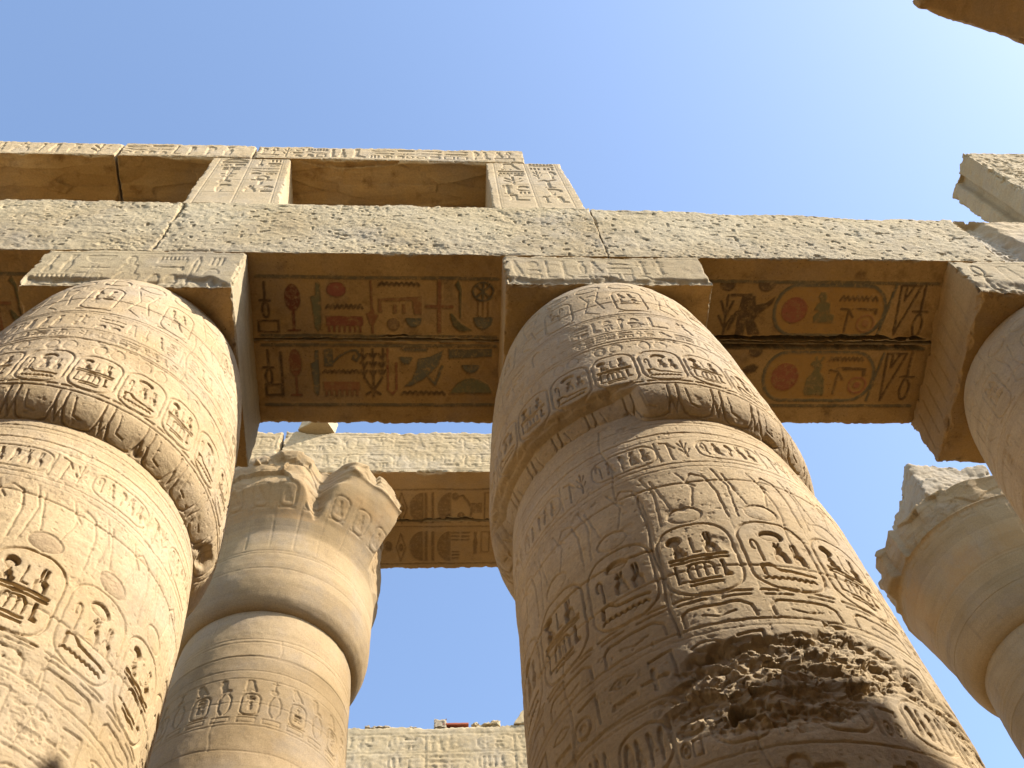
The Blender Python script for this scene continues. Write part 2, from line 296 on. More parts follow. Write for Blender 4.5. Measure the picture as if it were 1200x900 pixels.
# ------------------------------------------------------------------ materials
def stone_mat(name, cA, cB, cW=(.43, .37, .27), bump=.5, grain=60, pit=.5, stain=.35, stain_col=(.20, .13, .07), speck=0., course=False, dust=.5):
    m = bpy.data.materials.new(name); m.use_nodes = True; t = m.node_tree; N = t.nodes; Lk = t.links
    b = N['Principled BSDF']; b.inputs['Roughness'].default_value = .92
    b.inputs['Specular IOR Level'].default_value = .15
    geo = N.new('ShaderNodeNewGeometry')
    def noise(sc, det=4, rough=.55, vec=None, scale3=None):
        n = N.new('ShaderNodeTexNoise'); n.inputs['Scale'].default_value = sc; n.inputs['Detail'].default_value = det; n.inputs['Roughness'].default_value = rough
        if scale3:
            mp = N.new('ShaderNodeMapping'); mp.inputs['Scale'].default_value = scale3; Lk.new(geo.outputs['Position'], mp.inputs['Vector']); Lk.new(mp.outputs[0], n.inputs['Vector'])
        else: Lk.new(geo.outputs['Position'], n.inputs['Vector'])
        return n.outputs['Fac']
    def ramp(fac, a, bq, ca=(0, 0, 0, 1), cb=(1, 1, 1, 1)):
        r = N.new('ShaderNodeValToRGB'); r.color_ramp.elements[0].position = a; r.color_ramp.elements[1].position = bq
        r.color_ramp.elements[0].color = ca; r.color_ramp.elements[1].color = cb; Lk.new(fac, r.inputs[0]); return r.outputs[0]
    def mix(fac, a, bq, mode='MIX'):
        x = N.new('ShaderNodeMix'); x.data_type = 'RGBA'; x.blend_type = mode
        for s, v in ((0, fac), (6, a), (7, bq)):
            if isinstance(v, (int, float)): x.inputs[s].default_value = v
            elif isinstance(v, tuple): x.inputs[s].default_value = v if len(v) == 4 else v+(1,)
            else: Lk.new(v, x.inputs[s])
        return x.outputs[2]
    big = ramp(noise(.7, 5), .35, .65)
    col = mix(big, cA, cB)
    band = ramp(noise(1.0, 4, .6, scale3=(.5, .5, 5.5)), .48, .72)
    col = mix(mix(.5, (0, 0, 0), band), col, tuple(c*.72 for c in cA))
    st = ramp(noise(2.2, 6, .65, scale3=(1.6, 1.6, .55)), .55, .78)
    stf = mix(stain, (0, 0, 0), st); col = mix(stf, col, stain_col)
    if dust:
        dn = ramp(noise(.9, 6, .7), .48, .68); lum = tuple(.5*a+.5*(.34*cA[0]+.45*cA[1]+.21*cA[2]) for a in cA); col = mix(mix(dust, (0, 0, 0), dn), col, lum)
        dk = ramp(noise(1.7, 7, .75, scale3=(2.2, 2.2, .8)), .60, .74); col = mix(mix(dust*.8, (0, 0, 0), dk), col, tuple(a*.55 for a in lum))
    fine = noise(38, 5, .7); col = mix(.55, col, ramp(fine, .25, .75, (.62, .62, .62, 1), (1.3, 1.3, 1.3, 1)), 'MULTIPLY')
    if course:
        sx = N.new('ShaderNodeSeparateXYZ'); Lk.new(geo.outputs['Position'], sx.inputs[0])
        dv = N.new('ShaderNodeMath'); dv.operation = 'MULTIPLY_ADD'; dv.inputs[1].default_value = 1/1.08; dv.inputs[2].default_value = .14; Lk.new(sx.outputs['Z'], dv.inputs[0])
        fl = N.new('ShaderNodeMath'); fl.operation = 'FLOOR'; Lk.new(dv.outputs[0], fl.inputs[0])
        sx2 = N.new('ShaderNodeMath'); sx2.operation = 'MULTIPLY_ADD'; sx2.inputs[1].default_value = .37; Lk.new(sx.outputs['X'], sx2.inputs[0]); Lk.new(fl.outputs[0], sx2.inputs[2])
        wn = N.new('ShaderNodeTexWhiteNoise'); wn.noise_dimensions = '1D'; Lk.new(fl.outputs[0], wn.inputs['W'])
        col = mix(1., col, ramp(wn.outputs['Value'], 0, 1, (.86, .85, .83, 1), (1.08, 1.08, 1.08, 1)), 'MULTIPLY')
    w = N.new('ShaderNodeAttribute'); w.attribute_name = 'wear'
    col = mix(w.outputs['Fac'], col, cW)
    pa = N.new('ShaderNodeAttribute'); pa.attribute_name = 'paint'
    pn = ramp(noise(14, 6, .8), .30, .52)
    mm = N.new('ShaderNodeMath'); mm.operation = 'MULTIPLY'; Lk.new(pa.outputs['Alpha'], mm.inputs[0]); Lk.new(pn, mm.inputs[1])
    col = mix(mm.outputs[0], col, pa.outputs['Color'])
    if speck:
        sk = ramp(noise(30, 3, .8), .60, .68); rg = ramp(noise(2.4, 4), .42, .62); sm = mix(1., sk, rg, 'MULTIPLY')
        col = mix(mix(speck, (0, 0, 0), sm), col, (.045, .03, .018))
    Lk.new(col, b.inputs['Base Color'])
    # bump: grain, lumps and small pits
    v = N.new('ShaderNodeTexVoronoi'); v.inputs['Scale'].default_value = 26; Lk.new(geo.outputs['Position'], v.inputs['Vector'])
    pv = ramp(v.outputs['Distance'], .05, .28)
    pm = ramp(noise(3.0, 3), .52, .66)
    pit_h = mix(pm, (1, 1, 1), pv)
    h1 = noise(grain, 6, .75)
    a1 = N.new('ShaderNodeMath'); a1.operation = 'MULTIPLY_ADD'; a1.inputs[1].default_value = pit*.8; Lk.new(pit_h, a1.inputs[0]); Lk.new(h1, a1.inputs[2])
    bp = N.new('ShaderNodeBump'); bp.inputs['Strength'].default_value = bump; bp.inputs['Distance'].default_value = .012
    Lk.new(a1.outputs[0], bp.inputs['Height']); Lk.new(bp.outputs[0], b.inputs['Normal'])
    return m
M_COL = stone_mat('carved_sandstone', (.425, .305, .162), (.505, .38, .222), cW=(.47, .37, .25), bump=.6, grain=75, pit=.6, stain=.5, course=True)
M_BEAM = stone_mat('weathered_sandstone', (.375, .28, .15), (.45, .355, .205), cW=(.44, .36, .23), bump=.8, grain=60, pit=1.0, stain=.15)
M_FINE = stone_mat('smooth_carved_sandstone', (.42, .31, .17), (.48, .365, .215), bump=.45, stain=.15)
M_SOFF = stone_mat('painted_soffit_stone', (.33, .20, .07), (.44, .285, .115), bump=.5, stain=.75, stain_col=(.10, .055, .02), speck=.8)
M_NAVE = stone_mat('nave_sandstone', (.285, .195, .095), (.355, .255, .14), cW=(.33, .26, .16), bump=.6, stain=.5, course=True)
M_PALE = stone_mat('far_sandstone', (.37, .28, .155), (.43, .335, .195), cW=(.38, .31, .2), bump=.5, stain=.15)
M_ROUGH = stone_mat('broken_sandstone', (.29, .22, .135), (.34, .27, .18), bump=1., pit=1.)
M_BRICK = stone_mat('red_brown_fired_slab', (.28, .07, .035), (.36, .11, .06), bump=.4, stain=.1)
M_SAND = stone_mat('sand', (.33, .24, .13), (.38, .28, .16), bump=.5, grain=20)

M_SIDE = stone_mat('shade_brown_sandstone', (.33, .205, .085), (.41, .27, .12), bump=.5, stain=.6, stain_col=(.16, .09, .04))  # deeper brown puts the shade of the abacus left faces into the colour

# ------------------------------------------------------------------ builders
def two_mat(o, m2, mask):
    o.data.materials.append(m2); idx = np.zeros(len(o.data.polygons), np.int32); idx[mask] = 1
    o.data.polygons.foreach_set('material_index', idx)

def slab(name, x, y, z, res, mat, seed=0, rough=.012, chip=.05, front=None, bottom=None, left=None, right=None, soff=None,
         warp=None, damage=None, parent=None, loc=None, rot=None, side=None, wear=0., lump=.0):
    """box of stone: every face a displaced grid, broken arrises, reliefs (Canvas) on chosen faces.
    front canvas (X,Z), bottom canvas (X,-Y), left/right canvas (Y,Z)"""
    (x0, x1), (y0, y1), (z0, z1) = x, y, z
    ax = np.linspace(x0, x1, max(3, int((x1-x0)/res)+1)); ay = np.linspace(y0, y1, max(3, int((y1-y0)/res)+1)); az = np.linspace(z0, z1, max(3, int((z1-z0)/res)+1))
    P, Nn, Q, fid, off = [], [], [], [], 0
    def add(A, B, f, nrm, flip, k):
        nonlocal off
        b, a = np.meshgrid(B, A, indexing='ij'); p = f(a, b); P.append(p.reshape(-1, 3)); Nn.append(np.tile(nrm, (p.size//3, 1)))
        q = grid_quads(len(B), len(A), off, flip); Q.append(q); fid.append(np.full(len(q), k)); off += p.size//3
    st = lambda a, b, c: np.stack(np.broadcast_arrays(a, b, c), -1)
    add(ax, az, lambda a, b: st(a, y0, b), (0, -1, 0), False, 0)
    add(ax, az, lambda a, b: st(a, y1, b), (0, 1, 0), True, 1)
    add(ax, ay, lambda a, b: st(a, b, z0), (0, 0, -1), True, 2)
    add(ax, ay, lambda a, b: st(a, b, z1), (0, 0, 1), False, 3)
    add(ay, az, lambda a, b: st(x0, a, b), (-1, 0, 0), True, 4)
    add(ay, az, lambda a, b: st(x1, a, b), (1, 0, 0), False, 5)
    cnt = [len(p) for p in P]; k = np.repeat(np.arange(6), cnt)
    V = np.concatenate(P); Nn = np.concatenate(Nn).astype(float); Q = np.concatenate(Q); fid = np.concatenate(fid)
    c = np.array([(x0+x1)/2, (y0+y1)/2, (z0+z1)/2]); hs = np.array([(x1-x0)/2, (y1-y0)/2, (z1-z0)/2])
    d = hs-np.abs(V-c); e = np.sort(d, 1)[:, 1]
    wgt = np.exp(-d/.06)*np.sign(V-c); wn = wgt/np.maximum(np.linalg.norm(wgt, axis=1, keepdims=True), 1e-6)
    n1 = fbm(V+seed*3.1, 1.6, 3, seed); n2 = fbm(V+seed*3.1, 9, 3, seed+50)
    if chip > .02 and res < .1:
        q = e < chip*1.6; n2 = n2.copy(); n2[q] += 1.1*facet(V[q]+seed, .45/chip if chip < .1 else 5, seed+60)
    amt = np.clip(chip*(.35+1.3*np.maximum(n1, -.2)+.5*n2)-e*.8, 0, None)
    D = -wn*amt[:, None]
    # surface undulation and pitting, along the blended normal so that edges stay closed
    und = rough*(fbm(V+seed, 3.5, 2, seed+9)+.9*fbm(V, 14, 3, seed+20))
    if lump: und = und+lump*fbm(V+seed, 1.1, 2, seed+33)
    D += wn*und[:, None]
    paint = np.zeros((len(V), 4)); wr = np.full(len(V), float(wear))
    inset = np.clip((e-.01)/.03, 0, 1)
    for fk, cv, uf, vf in ((0, front, lambda p: p[:, 0], lambda p: p[:, 2]), (2, bottom, lambda p: p[:, 0], lambda p: -p[:, 1]), (4, left, lambda p: -p[:, 1], lambda p: p[:, 2]), (5, right, lambda p: p[:, 1], lambda p: p[:, 2])):
        if cv is None: continue
        s = k == fk; H, Pp = cv.sample(uf(V[s]), vf(V[s])); D[s] += Nn[s]*(H*inset[s])[:, None]; paint[s] = Pp
    if damage is not None:
        a, w2 = damage(V, k); D += Nn*(a*inset)[:, None] if a.ndim == 1 else a; wr = np.maximum(wr, w2)
    V = V+D
    if warp is not None: V = warp(V)
    base = np.array([c[0], c[1], z0]) if loc is None else np.array(loc)
    if rot is not None:
        R = np.array(rot.to_matrix()); V = (V-c)@R.T+c
    o = make_mesh(name, V, Q, mat, base, parent, {'paint': paint, 'wear': wr})
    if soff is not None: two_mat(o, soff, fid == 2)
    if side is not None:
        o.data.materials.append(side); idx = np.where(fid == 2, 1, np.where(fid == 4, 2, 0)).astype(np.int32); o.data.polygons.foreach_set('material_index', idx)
    return o

def revolve(name, prof, cx, cy_, mat, th, dv, Hf, loc, parent, lean=None, rlim=None):
    """prof [(r,z)] bottom to top; Hf(theta,z,r,V)->(H,paint,wear)"""
    pr = np.array(prof, float); s = np.concatenate([[0], np.cumsum(np.hypot(*np.diff(pr, axis=0).T))])
    # smooth curve through the points
    ss = [0]
    while ss[-1] < s[-1]: ss.append(ss[-1]+(dv(np.interp(ss[-1], s, pr[:, 1])) if callable(dv) else dv))
    ss = np.array(ss); ss[-1] = s[-1]
    r = np.interp(ss, s, pr[:, 0]); z = np.interp(ss, s, pr[:, 1])
    kk = max(1, int(.06/np.median(np.diff(ss)))); ker = np.ones(2*kk+1)/(2*kk+1)
    rs = np.convolve(np.pad(r, kk, 'edge'), ker, 'valid'); zs = np.convolve(np.pad(z, kk, 'edge'), ker, 'valid'); rs[0], zs[0], rs[-1], zs[-1] = r[0], z[0], r[-1], z[-1]
    r, z = rs, zs
    dr, dz = np.gradient(r), np.gradient(z); n = np.hypot(dr, dz)+1e-9; nr, nz = dz/n, -dr/n
    T, R = np.meshgrid(th, r); Z = np.repeat(z[:, None], len(th), 1)
    if rlim is not None: R = rlim(T, Z, R)
    cxz = cx+(lean(Z) if lean else 0)
    V = np.stack([cxz+R*np.sin(T), cy_-R*np.cos(T), Z], -1)
    H, paint, wr = Hf(T, Z, R, V)
    nrm = np.stack([np.sin(T)*nr[:, None], -np.cos(T)*nr[:, None], np.repeat(nz[:, None], len(th), 1)], -1)
    V = V+nrm*H[..., None]
    q = grid_quads(len(r), len(th))
    return make_mesh(name, V.reshape(-1, 3), q, mat, loc, parent, {'paint': paint.reshape(-1, 4), 'wear': wr.ravel()})
def thetas(fine, lo=-108, hi=108, coarse=3.):
    a = np.arange(RAD(lo), RAD(hi), fine); b = np.linspace(RAD(hi), RAD(360+lo), int((360-(hi-lo))/coarse)+2)
    return np.concatenate([a, b])

# ---- column carving -------------------------------------------------
RS = 1.4
def shaft_canvas(phase, per=22.5, alt=0):
    c = Canvas(-PI*RS, PI*RS, -1.6, 7.95, .006); A = RAD(per)*RS
    for v, t, D in ((7.56, .014, .009), (7.50, .010, .006), (7.36, .014, .012), (7.27, .01, .006), (6.86, .014, .009), (6.79, .01, .006), (4.99, .016, .012), (4.93, .01, .006), (4.56, .014, .01), (4.50, .01, .006), (3.98, .014, .01)):
        c.hl(v, t, D)
    n = int(round(360/per)); U0 = RAD(phase)*RS
    # band of small lying name rings under the capital
    m = n*2//3; B = 2*PI*RS/m
    for i in range(m):
        u = -PI*RS+i*B
        cartouche(c, u, 6.92, B*.62, .30, .012, .013, horiz=True)
        for q in range(5): G(c, ['crook', 'seated', 'reed', 'god', 'plumed'][q], u+.03+q*B*.108, 6.98, B*.09, .2, .02)
        G(c, 'adze', u+B*.68, 6.92, B*.12, .30, .018); G(c, 'sedge', u+B*.82, 6.94, B*.12, .27, .018)
    for i in range(-n//2-1, n//2+1):
        u = U0+i*A; k = (i+alt) % 2; w = A*.90; x = u-w/2; D = .042
        if not (-PI*RS < x < PI*RS-w): continue
        dv_ = .8+.5*RNG.rand(); cartouche(c, x, 5.28, w, .76, .018*dv_, .015)
        (name_a if k == 0 else name_b)(c, x+.06*w+.02, 5.36, w*.80, .60, D*dv_)
        # disc and tall plumes over each ring, serpents between
        G(c, 'disc', u-.12, 6.07, .25, .2, .016, flat=.1, color=(.46, .28, .18) if alt and i % 3 else None, alpha=.32); c.line([(u-.07, 6.27), (u-.16, 6.68)], .014, .010); c.line([(u+.08, 6.27), (u+.13, 6.50), (u+.05, 6.72)], .014, .010)
        c.line([(u-A*.5+.03, 6.1), (u-A*.5+.02, 6.45), (u-A*.5-.03, 6.64), (u-A*.5-.12, 6.69), (u-A*.5-.18, 6.60), (u-A*.5-.12, 6.52)], .016, .013)
        c.line([(u-A*.5+.10, 6.1), (u-A*.5+.12, 6.5), (u-A*.5+.05, 6.74)], .013, .010)
        c.line([(u-A*.5+.03, 6.1), (u-A*.5+.03, 5.24)], .008, .005)
        # gold collar under the ring
        c.line([(u-w*.46, 5.22), (u-w*.1, 5.225)], .014, .014); c.line([(u+w*.1, 5.22), (u+w*.46, 5.225)], .014, .014)
        c.line([(u-w*.44, 5.02), (u-w*.44, 5.12), (u-w*.36, 5.16), (u+w*.30, 5.165), (u+w*.42, 5.12), (u+w*.44, 5.02)], .016, .018)
        c.line([(u-w*.2, 5.08), (u, 5.05), (u+w*.2, 5.08)], .012, .012)
        # row of large lying signs
        G(c, ['mouth', 'eye'][k], u-w*.45, 4.78, w*.36, .09, .014); G(c, ['dring', 'cross'][k], u-w*.02, 4.63, .16, .16, .016)
        c.line([(u+w*.12, 4.86), (u+w*.42, 4.88), (u+w*.44, 4.64)], .016, .018); G(c, 'water', u-w*.45, 4.64, w*.34, .06, .016)
        cartouche(c, u-w*.5, 4.06, w*.66, .36, .016, .016, horiz=True)
        for q in range(4): G(c, ['disc', 'seated', 'reed', 'feather'][q], u-w*.44+q*w*.14, 4.12, w*.12, .24, .022)
        group(c, u+w*.24, 4.06, w*.24, .36, .02)
    # lower shaft, under the picture: two more bands and tall outlines
    for v in (2.9, 2.84, 1.1, 1.04): c.hl(v, .016, .01)
    textrow(c, -PI*RS, PI*RS, 3.05, 3.85, .02, .8); textrow(c, -PI*RS, PI*RS, 1.2, 2.75, .02, 1.3)
    return c
def cap_canvas(phase, per=16.4, alt=0):
    c = Canvas(-PI*RS, PI*RS, 7.2, 11.1, .006)
    for v, t, D in ((9.66, .014, .011), (9.61, .010, .007), (9.20, .012, .009), (8.97, .016, .012), (7.97, .016, .012), (10.98, .012, .008)):
        c.hl(v, t, D)
    n = int(round(360/per)); A = 2*PI*RS/n; U0 = RAD(phase)*RS
    for i in range(-n//2-1, n//2+1):
        u = U0+i*A; w = A*.90; x = u-w/2; k = (i+alt) % 2
        if not (-PI*RS < x < PI*RS-w): continue
        cartouche(c, x, 8.04, w, .60, .018, .018)
        (name_a if k == 0 else name_b)(c, x+.08*w, 8.10, w*.82, .48, .032)
        G(c, 'disc', u-w*.36, 8.69, w*.3, .2, .013, flat=.15); G(c, 'disc', u+w*.02, 8.69, w*.34, .2, .012, flat=.15)
        # upper ring of ovals and name rings
        G(c, 'ring', u-w*.45, 10.56, w*.9, .22, .013)
        if k: cartouche(c, x+.02, 9.76, w*.9, .68, .016, .016); textcol(c, x+.07, x+w*.78, 9.82, 10.36, .022, .22)
        else:
            c.line([(u-w*.3, 10.5), (u-w*.1, 10.2), (u-w*.28, 9.9), (u+w*.1, 9.76)], .015, .013); c.line([(u+w*.3, 10.5), (u+w*.12, 10.2), (u+w*.3, 9.9)], .015, .013); G(c, 'disc', u-w*.2, 10.22, w*.45, .2, .010, flat=.12)
    textrow(c, -PI*RS, PI*RS, 9.27, 9.54, .015, .24)
    textrow(c, -PI*RS, PI*RS, 9.02, 9.16, .012, .18)
    # bracts on the rounded lower lip
    m = 24; B = 2*PI*RS/m
    for i in range(m):
        u = -PI*RS+(i+.5)*B; a = B*.40
        c.line([(u-a, 7.95), (u-a, 7.78), (u-a*.8, 7.68), (u-a*.4, 7.655), (u+a*.4, 7.655), (u+a*.8, 7.68), (u+a, 7.78), (u+a, 7.95)], .014, .022)
        c.line([(u-a*.55, 7.90), (u-a*.4, 7.74), (u+a*.1, 7.72)], .010, .012)
        c.line([(u+B*.5-.03, 7.8), (u+B*.5, 7.68), (u+B*.5+.03, 7.8)], .012, .018)
    return c
SHAFT_P = [(1.30, -1.58), (1.36, -1.2), (1.44, -.4), (1.47, 1.0), (1.455, 3.0), (1.44, 4.5), (1.425, 5.6), (1.395, 6.8), (1.36, 7.3), (1.315, 7.75), (1.29, 8.0)]
def cap_p(zb): return [(1.20, zb+.05), (1.29, zb), (1.345, zb+.05), (1.41, zb+.13), (1.455, zb+.22), (1.482, zb+.34), (1.486, zb+.45), (1.48, 8.35), (1.465, 8.6), (1.43, 9.1), (1.385, 9.7), (1.32, 10.3), (1.25, 10.75), (1.17, 11.02), (1.12, 11.09)]
def joints(T, Z, heights, seed):
    h = 0
    for j, z0 in enumerate(heights):
        w = .02*np.sin(T*2+j)+.012*np.sin(T*7+j*2)
        h = h-.010*np.exp(-((Z-z0-w)/.010)**2)
        nb = 3; ph = j*1.3+seed
        z1 = heights[j+1] if j+1 < len(heights) else z0+1.1
        for b in range(nb):
            a = ph+b*2*PI/nb; dT = np.angle(np.exp(1j*(T-a-.015*np.sin(Z*9+b))))
            h = h-.009*np.exp(-(dT*1.4/.008)**2)*((Z > z0) & (Z < z1))
    return h
def papyrus_column(cx, cyy, label, ph_s, ph_c, alt, seed, fine=.0046, dz=.0072, lean=None, damage=None, lip=None, group='closed-bud papyrus columns', zab=(11.10, 12.03), ab=None, za_chip=.05, detail=True, zb=7.60):
    r = root('papyrus_column', (cx, cyy, GZ), label, 'column', group); L = (cx, cyy, GZ)
    cs, cc = shaft_canvas(ph_s, alt=alt), cap_canvas(ph_c, alt=alt)
    th = thetas(fine)
    def wrap(T): return (T+PI) % (2*PI)-PI
    def Hs(T, Z, R, V):
        H, P = cs.sample(wrap(T)*RS, Z); er = sstep(.2, .6, fbm(V+seed, .8, 3, seed+3))
        H = H*(1-.3*er)
        H = H+.010*fbm(V, 1.3, 2, seed)+.003*fbm(V, 12, 3, seed+1)*(1+2*er)-.005*sstep(.42, .6, fbm(V, 34, 2, seed+6))+.0012*vn(V*60, seed+9)-.008*sstep(.35, .6, fbm(V, 4.5, 4, seed+31))+joints(T, Z, [0.2, 1.3, 2.4, 3.45, 4.52, 5.55, 6.6], seed)
        H = H-.005*er*(fbm(V, 22, 2, seed+5) > .12)*sstep(.2, .6, er)
        w = .25*er
        if damage is not None:
            a, m = damage(wrap(T), Z, V); H = H*(1-m)+a; w = np.maximum(w, .0*m)
        return H, P, w
    def Hc(T, Z, R, V):
        H, P = cc.sample(wrap(T)*RS, Z); er = sstep(.1, .5, fbm(V+seed*2, .9, 3, seed+13))
        H = H*(1-.3*er)
        H = H+.010*fbm(V, 1.3, 2, seed+2)+.003*fbm(V, 12, 3, seed+4)*(1+2*er)-.005*sstep(.42, .6, fbm(V, 34, 2, seed+16))+.0012*vn(V*60, seed+19)-.008*sstep(.35, .6, fbm(V, 4.5, 4, seed+41))+joints(T, Z, [8.93, 10.05], seed+1)
        H = H-.05*sstep(.25, .6, fbm(V+5, 2.6, 3, seed+8))*(Z < 8.0)*sstep(8.0, 7.85, Z)
        if lip is not None: H = H+lip(wrap(T), Z, V)
        return H, P, .25*er
    dvs = lambda z: dz if z > 3.7 else .06
    revolve('shaft', SHAFT_P, cx, cyy, M_COL, th, dvs, Hs, L, r, lean)
    revolve('capital', cap_p(zb), cx, cyy, M_COL, th, dz, Hc, L, r, lean)
    ab = ab or (cx-1.19, cx+1.19, cyy-1.15, cyy+1.17)
    a0, a1, b0, b1 = ab; z0, z1 = zab; c = Canvas(a0, a1, z0, z1, .008)
    c.hl(z1-.09, .012, .01); c.hl(z0+.07, .012, .01); textrow(c, a0+.08, a1-.1, z0+.14, z1-.16, .014, .42)
    cb = Canvas(a0, a1, -b1, -b0, .01)
    cl = Canvas(b0 if 0 else -b1, -b0, z0, z1, .01)
    for q in range(9): cl.line([(-b1+.15+q*.22, z0+.15), (-b1+.30+q*.22, z1-.2)], .02, .02)
    def dmg(V, k):
        n = fbm(V+seed, 1.4, 3, seed+70); m = sstep(.0, .25, n+.9*sstep(.45, 0., (V[:, 2]-z0))-.45)*(k == 0)
        return -m*(.03+.05*np.abs(fbm(V, 7, 3, seed+71))), m*.5
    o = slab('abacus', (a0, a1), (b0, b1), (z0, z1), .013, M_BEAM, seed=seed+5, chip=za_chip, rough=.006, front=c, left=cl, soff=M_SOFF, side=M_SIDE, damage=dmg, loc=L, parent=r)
    # round base disc on the floor
    revolve('base', [(1.0, GZ+.42), (1.75, GZ+.40), (1.85, GZ+.33), (1.9, GZ), ][::-1], cx, cyy, M_ROUGH, np.linspace(0, 2*PI, 90), .05, lambda T, Z, R, V: (.02*fbm(V, 3, 3, seed), np.zeros(T.shape+(4,)), np.zeros(T.shape)), L, r)
    return r

def copy_thing(src, loc, label, group=None):
    n = src.copy(); COL.objects.link(n); n.location = loc; n['label'] = label
    if group: n['group'] = group
    for ch in list(src.children):
        c = ch.copy(); COL.objects.link(c); c.parent = n
    return n

# ================================================================== ground
g = slab('ground', (-1500, 1500), (-1500, 1500), (GZ-2, GZ), 60, M_SAND, chip=0, rough=0)
tag(g, kind='structure')

# ================================================================== near row of columns
def damage2(T, Z, V):
    t = np.degrees(T)
    ec = np.sqrt(((t+4)/27.)**2+((Z-4.45-.004*(t+4))/.40)**2)
    n = fbm(V+3, 2.2, 4, 91)
    m = sstep(1.12, .88, ec+.42*n)
    tail = sstep(.12, .0, np.abs(Z-(4.72-.012*(t-20)))-.08+.15*n)*(t > 12)*sstep(75, 50, t); m = np.maximum(m, tail*.6)
    m2 = m*sstep(4.08, 4.2, Z+.05*n)
    strata = fbm(V*np.array([1., 1., 2.6]), 7, 4, 92)+.5*fbm(V, 30, 2, 94); rg = np.zeros(Z.shape); q = m2 > .01
    Vq = V[q]*np.array([1, 1, 1.7]); rg[q] = facet(Vq, 6, 93)+.55*facet(Vq, 15, 96)
    hole = sstep(1.05, .75, np.sqrt(((t+15)/5.)**2+((Z-4.28)/.08)**2)+.9*fbm(V, 7, 3, 95))
    seam = .016*np.exp(-((t+24+.4*np.sin(Z*11))/.35)**2)*(Z > 4.95)*(Z < 6.55)+.02*np.exp(-((Z-5.90-.03*np.sin(T*5))/.009)**2)*(t < -24)
    return -m2*(.045+.020*strata+.042*rg)-hole*.13-seam, np.clip(m2, 0, 1)
def lip2(T, Z, V):
    t = np.degrees(T)
    m = sstep(-95, -85, t)*sstep(-12, -20, t+6*fbm(V, 3, 2, 3))*sstep(8.08, 7.96, Z+.03*fbm(V, 5, 3, 4))
    return -.12*m
col_b = papyrus_column(2.0, 5.64, 'massive bud column in the middle with a gouged rough patch low on its carved shaft', -12.9, -16, 0, 21,
    lean=lambda Z: .08*np.clip((8.2-Z)/1.5, 0, 1), damage=damage2, lip=lip2, zab=(11.16, 12.03), ab=(.81, 3.18, 4.55, 6.86), zb=7.60)
col_a = papyrus_column(-3.40, 5.66, 'sunlit bud column at the left edge with deeply cut name rings on its shaft', 9.5, 4, 1, 4,
    zab=(10.95, 12.03), ab=(-4.47, -2.2, 4.55, 6.86), zb=7.62)
col_c = papyrus_column(7.55, 5.66, 'bud column at the right edge seen from its shaded left side', 10, 3, 0, 9, zab=(11.08, 12.03), ab=(6.33, 8.75, 4.55, 6.9), za_chip=.09)
copy_thing(col_a, (-8.5, 5.66, GZ), 'bud column beyond the left edge carrying the left end of the beam', None)
copy_thing(col_c, (12.9, 5.66, GZ), 'bud column beyond the right edge carrying the right end of the beam', None)
copy_thing(col_c, (6.3, -1.75, GZ), 'bud column behind the viewer under the overhead beam', None)
stub = root('broken_column', (7.75, .43, GZ), 'broken stump of a bud column just outside the right edge', 'column')
revolve('shaft', SHAFT_P[:-1]+[(1.36, 7.4), (1.38, 7.6), (1.47, 7.9), (1.46, 8.7), (1.44, 9.5), (1.40, 10.05), (1.25, 10.23), (.02, 10.28)], 7.75, .43, M_COL, np.linspace(0, 2*PI, 160), .05, lambda T, Z, R, V: (.03*fbm(V, 3, 3, 3), np.zeros(T.shape+(4,)), np.zeros(T.shape)), (7.75, .43, GZ), stub)
copy_thing(col_a, (12.9, .43, GZ), 'second bud column behind the viewer at right under the front beam', None)
copy_thing(col_a, (18.2, .43, GZ), 'farthest bud column behind the viewer at right under the front beam', None)

